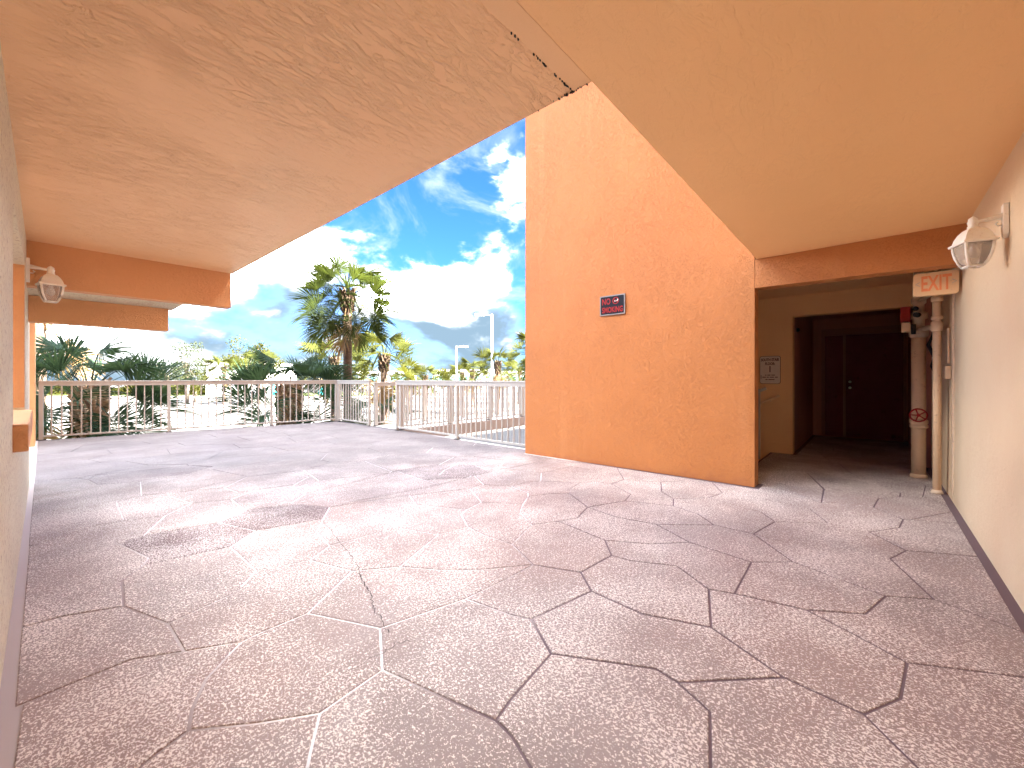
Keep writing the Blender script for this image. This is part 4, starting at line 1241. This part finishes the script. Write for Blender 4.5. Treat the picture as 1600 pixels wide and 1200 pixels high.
tree(700, 80, 574, 0, 'low green tree left of the shorter lamp post', M_leafyel, 2.6, 1500, 0.22, 107)
hg = MB(); r = random.Random(5); hb = bmesh.new()
for k in range(16000):
    x = r.uniform(-130, -52); hh = 1.9 + 0.5 * sin(x * .7) + .35 * sin(x * 2.1)
    v = FW * (96 + r.uniform(-1.2, 1.2)) + RT * x + Vector((0, 0, GZ + r.uniform(0.1, hh)))
    a = Vector((r.gauss(0, 1), r.gauss(0, 1), r.gauss(0, 1))).normalized() * .26; b = a.cross(Vector((r.gauss(0, 1), r.gauss(0, 1), r.gauss(0, 1)))).normalized() * .14
    hb.faces.new([hb.verts.new(v - a), hb.verts.new(v + b), hb.verts.new(v + a), hb.verts.new(v - b)])
me = bpy.data.meshes.new('hedge'); hb.to_mesh(me); hb.free(); me.materials.append(M_leafyel); hg.bm.free()
tag(link('hedge', me), 'long yellow green hedge along the far side of the lot on the left', 'hedge')
hb = bmesh.new()
for k in range(5000):
    x = r.uniform(-8, 60); hh = 3.0 + 0.9 * sin(x * .4) + .5 * sin(x * 1.3)
    v = FW * (170 + r.uniform(-1.2, 1.2)) + RT * x + Vector((0, 0, GZ + r.uniform(0.1, hh)))
    a = Vector((r.gauss(0, 1), r.gauss(0, 1), r.gauss(0, 1))).normalized() * .5; b = a.cross(Vector((r.gauss(0, 1), r.gauss(0, 1), r.gauss(0, 1)))).normalized() * .28
    hb.faces.new([hb.verts.new(v - a), hb.verts.new(v + b), hb.verts.new(v + a), hb.verts.new(v - b)])
me = bpy.data.meshes.new('hedge'); hb.to_mesh(me); hb.free(); me.materials.append(M_leafy)
tag(link('hedge', me), 'dark far tree line behind the lamp posts on the right', 'hedge')
def shrub(x, d_, label, R, seed, n=900, lift=0.0, h=1.2, mat=M_leafpale):
    t = empty('shrub', pos(x, d_), label, 'shrub', 'pale shrubs below the deck edge')
    me, cs = leafcloud('foliage', R, n, 0.055, mat, seed, 1.2, 16)
    o = link('foliage', me, None, t); o.location = (0, 0, h)
    m = MB()
    for c, _ in cs[:9]: m.tube([(0, 0, 0), (c.x * .4, c.y * .4, h * .6), (c.x, c.y, h + c.z)], [.02, .014, .006], 6)
    m.build('stems', M_wood, t)
shrub(555, 13.2, 'pale twiggy shrub at the railing corner below the tall palm', 0.55, 71, 1100, 0, 2.3)
shrub(398, 13.4, 'pale shrub below the railing left of the low dark palm', 0.5, 72, 700, 0, 1.6)

# ------------------------------------------------------------------ far buildings, lamp posts, stands
def bld(x0, x1, d_, ytop, label, wins, mat=M_white, depth=12, cat='building', roof=0.5, wrow=None):
    c = (x0 + x1) / 2
    base = FW * d_ + RT * ((c - 800) / FPX * d_); Wd = (x1 - x0) / FPX * d_; hh = ht(ytop, d_)
    t = empty('building', (base.x, base.y, GZ), label, cat, 'low white buildings far away', TH - pi / 2)
    m = MB(); m.box((-Wd / 2, 0, 0), (Wd / 2, depth, hh - roof)); m.build('wall', mat, t)
    m = MB(); m.box((-Wd / 2 - .4, -.5, hh - roof + .003), (Wd / 2 + .4, depth + .4, hh)); m.build('roof', mat, t)
    for (u, v, w_, h_) in wins:
        m = MB(); xx = -Wd / 2 + u * Wd; zz = v * hh
        m.box((xx, -.06, zz), (xx + w_, -.003, zz + h_)); f = m.build('window', M_rail, t)
        m = MB(); m.box((xx + .12, -.085, zz + .12), (xx + w_ - .12, -.062, zz + h_ - .12)); m.build('pane', M_winglass, f)
    return t
bld(322, 408, 86, 566, 'plain blank white building at the far side of the lot', [(.30, .26, .9, .5), (.30, .17, .9, .45), (.58, .24, .6, .6), (.92, .25, .8, .8)], M_white, 14)
bld(560, 640, 140, 580, 'long low white building seen under the bright palm', [(k / 9 + .02, .45, 2.2, 1.6) for k in range(9)], M_white, 10, roof=.7)
bld(676, 722, 150, 578, 'low white building left of the shorter lamp post', [(k / 6 + .03, .42, 1.8, 1.8) for k in range(6)], M_white, 10, roof=.6)
bld(722, 776, 165, 577, 'low white building between the lamp posts', [(k / 6 + .03, .45, 1.8, 1.8) for k in range(6)], M_white, 10, roof=.6)
bld(778, 850, 150, 580, 'low white building next to the orange wall edge', [(k / 8 + .03, .40, 2.4, 2.0) for k in range(8)], M_white, 10, roof=.6)
wl_ = MB(); wl_.prism(wq(-38, 60, 112, 112.4), GZ, GZ + 1.2)
tag(wl_.build('boundary_wall', M_white), 'low white boundary wall at the far edge of the lot', 'wall')
def lamppost(x, d_, ytop, side, label, rr=0.11):
    t = empty('lamp_post', pos(x, d_), label, 'lamp post', 'lamp posts in the lot', TH - pi / 2)
    hh = ht(ytop, d_)
    m = MB(); m.tube([(0, 0, 0), (0, 0, hh)], [rr, rr * .8], 12); m.build('pole', M_pole, t)
    m = MB(); m.tube([(0, 0, hh - .12), (side * .8, 0, hh - .02)], rr * .45, 8); m.build('arm', M_pole, t)
    m = MB(); m.box((side * .7, -.22, hh - .18) if side > 0 else (-1.75, -.22, hh - .18), (1.75, .22, hh + .06) if side > 0 else (-.7, .22, hh + .06), None, .05); m.build('lamp_head', M_pole, t)
lamppost(768.5, 42, 491, -1, 'taller pale lamp post with its head pointing left near the orange wall')
lamppost(713, 62, 541, 1, 'shorter farther pale lamp post with its head pointing right', 0.14)
for x, lb in ((427, 'small teal and white stand seen through the railing by the railing post'), (502, 'small teal and white stand seen right of the low dark palm')):
    t = empty('stand', pos(x, 36), lb, 'stand', 'teal and white stands in the lot')
    m = MB(); m.tube([(0, 0, 0), (0, 0, 2.6)], [.22, .16], 10); m.build('post', M_white, t)
    m = MB(); m.lathe([(.30, 2.3), (.24, 2.6), (.15, 3.0), (.03, 3.2)], 10); m.build('cover', M_teal, t)

# ------------------------------------------------------------------ apartment block behind the right wall (throws the shade over the deck)
ab = empty('apartment_block', (2, -8, GZ), 'tall orange apartment block rising behind the right wall', 'building')
m = MB(); m.box((-28, -14, GZ), (30, -0.92, 17.2)); o = m.build('wall', M_beam, ab); o.location = -ab.location
m = MB(); m.box((-28.3, -14.3, 17.202), (30.3, -0.7, 17.5)); o = m.build('roof', M_concrete, ab); o.location = -ab.location
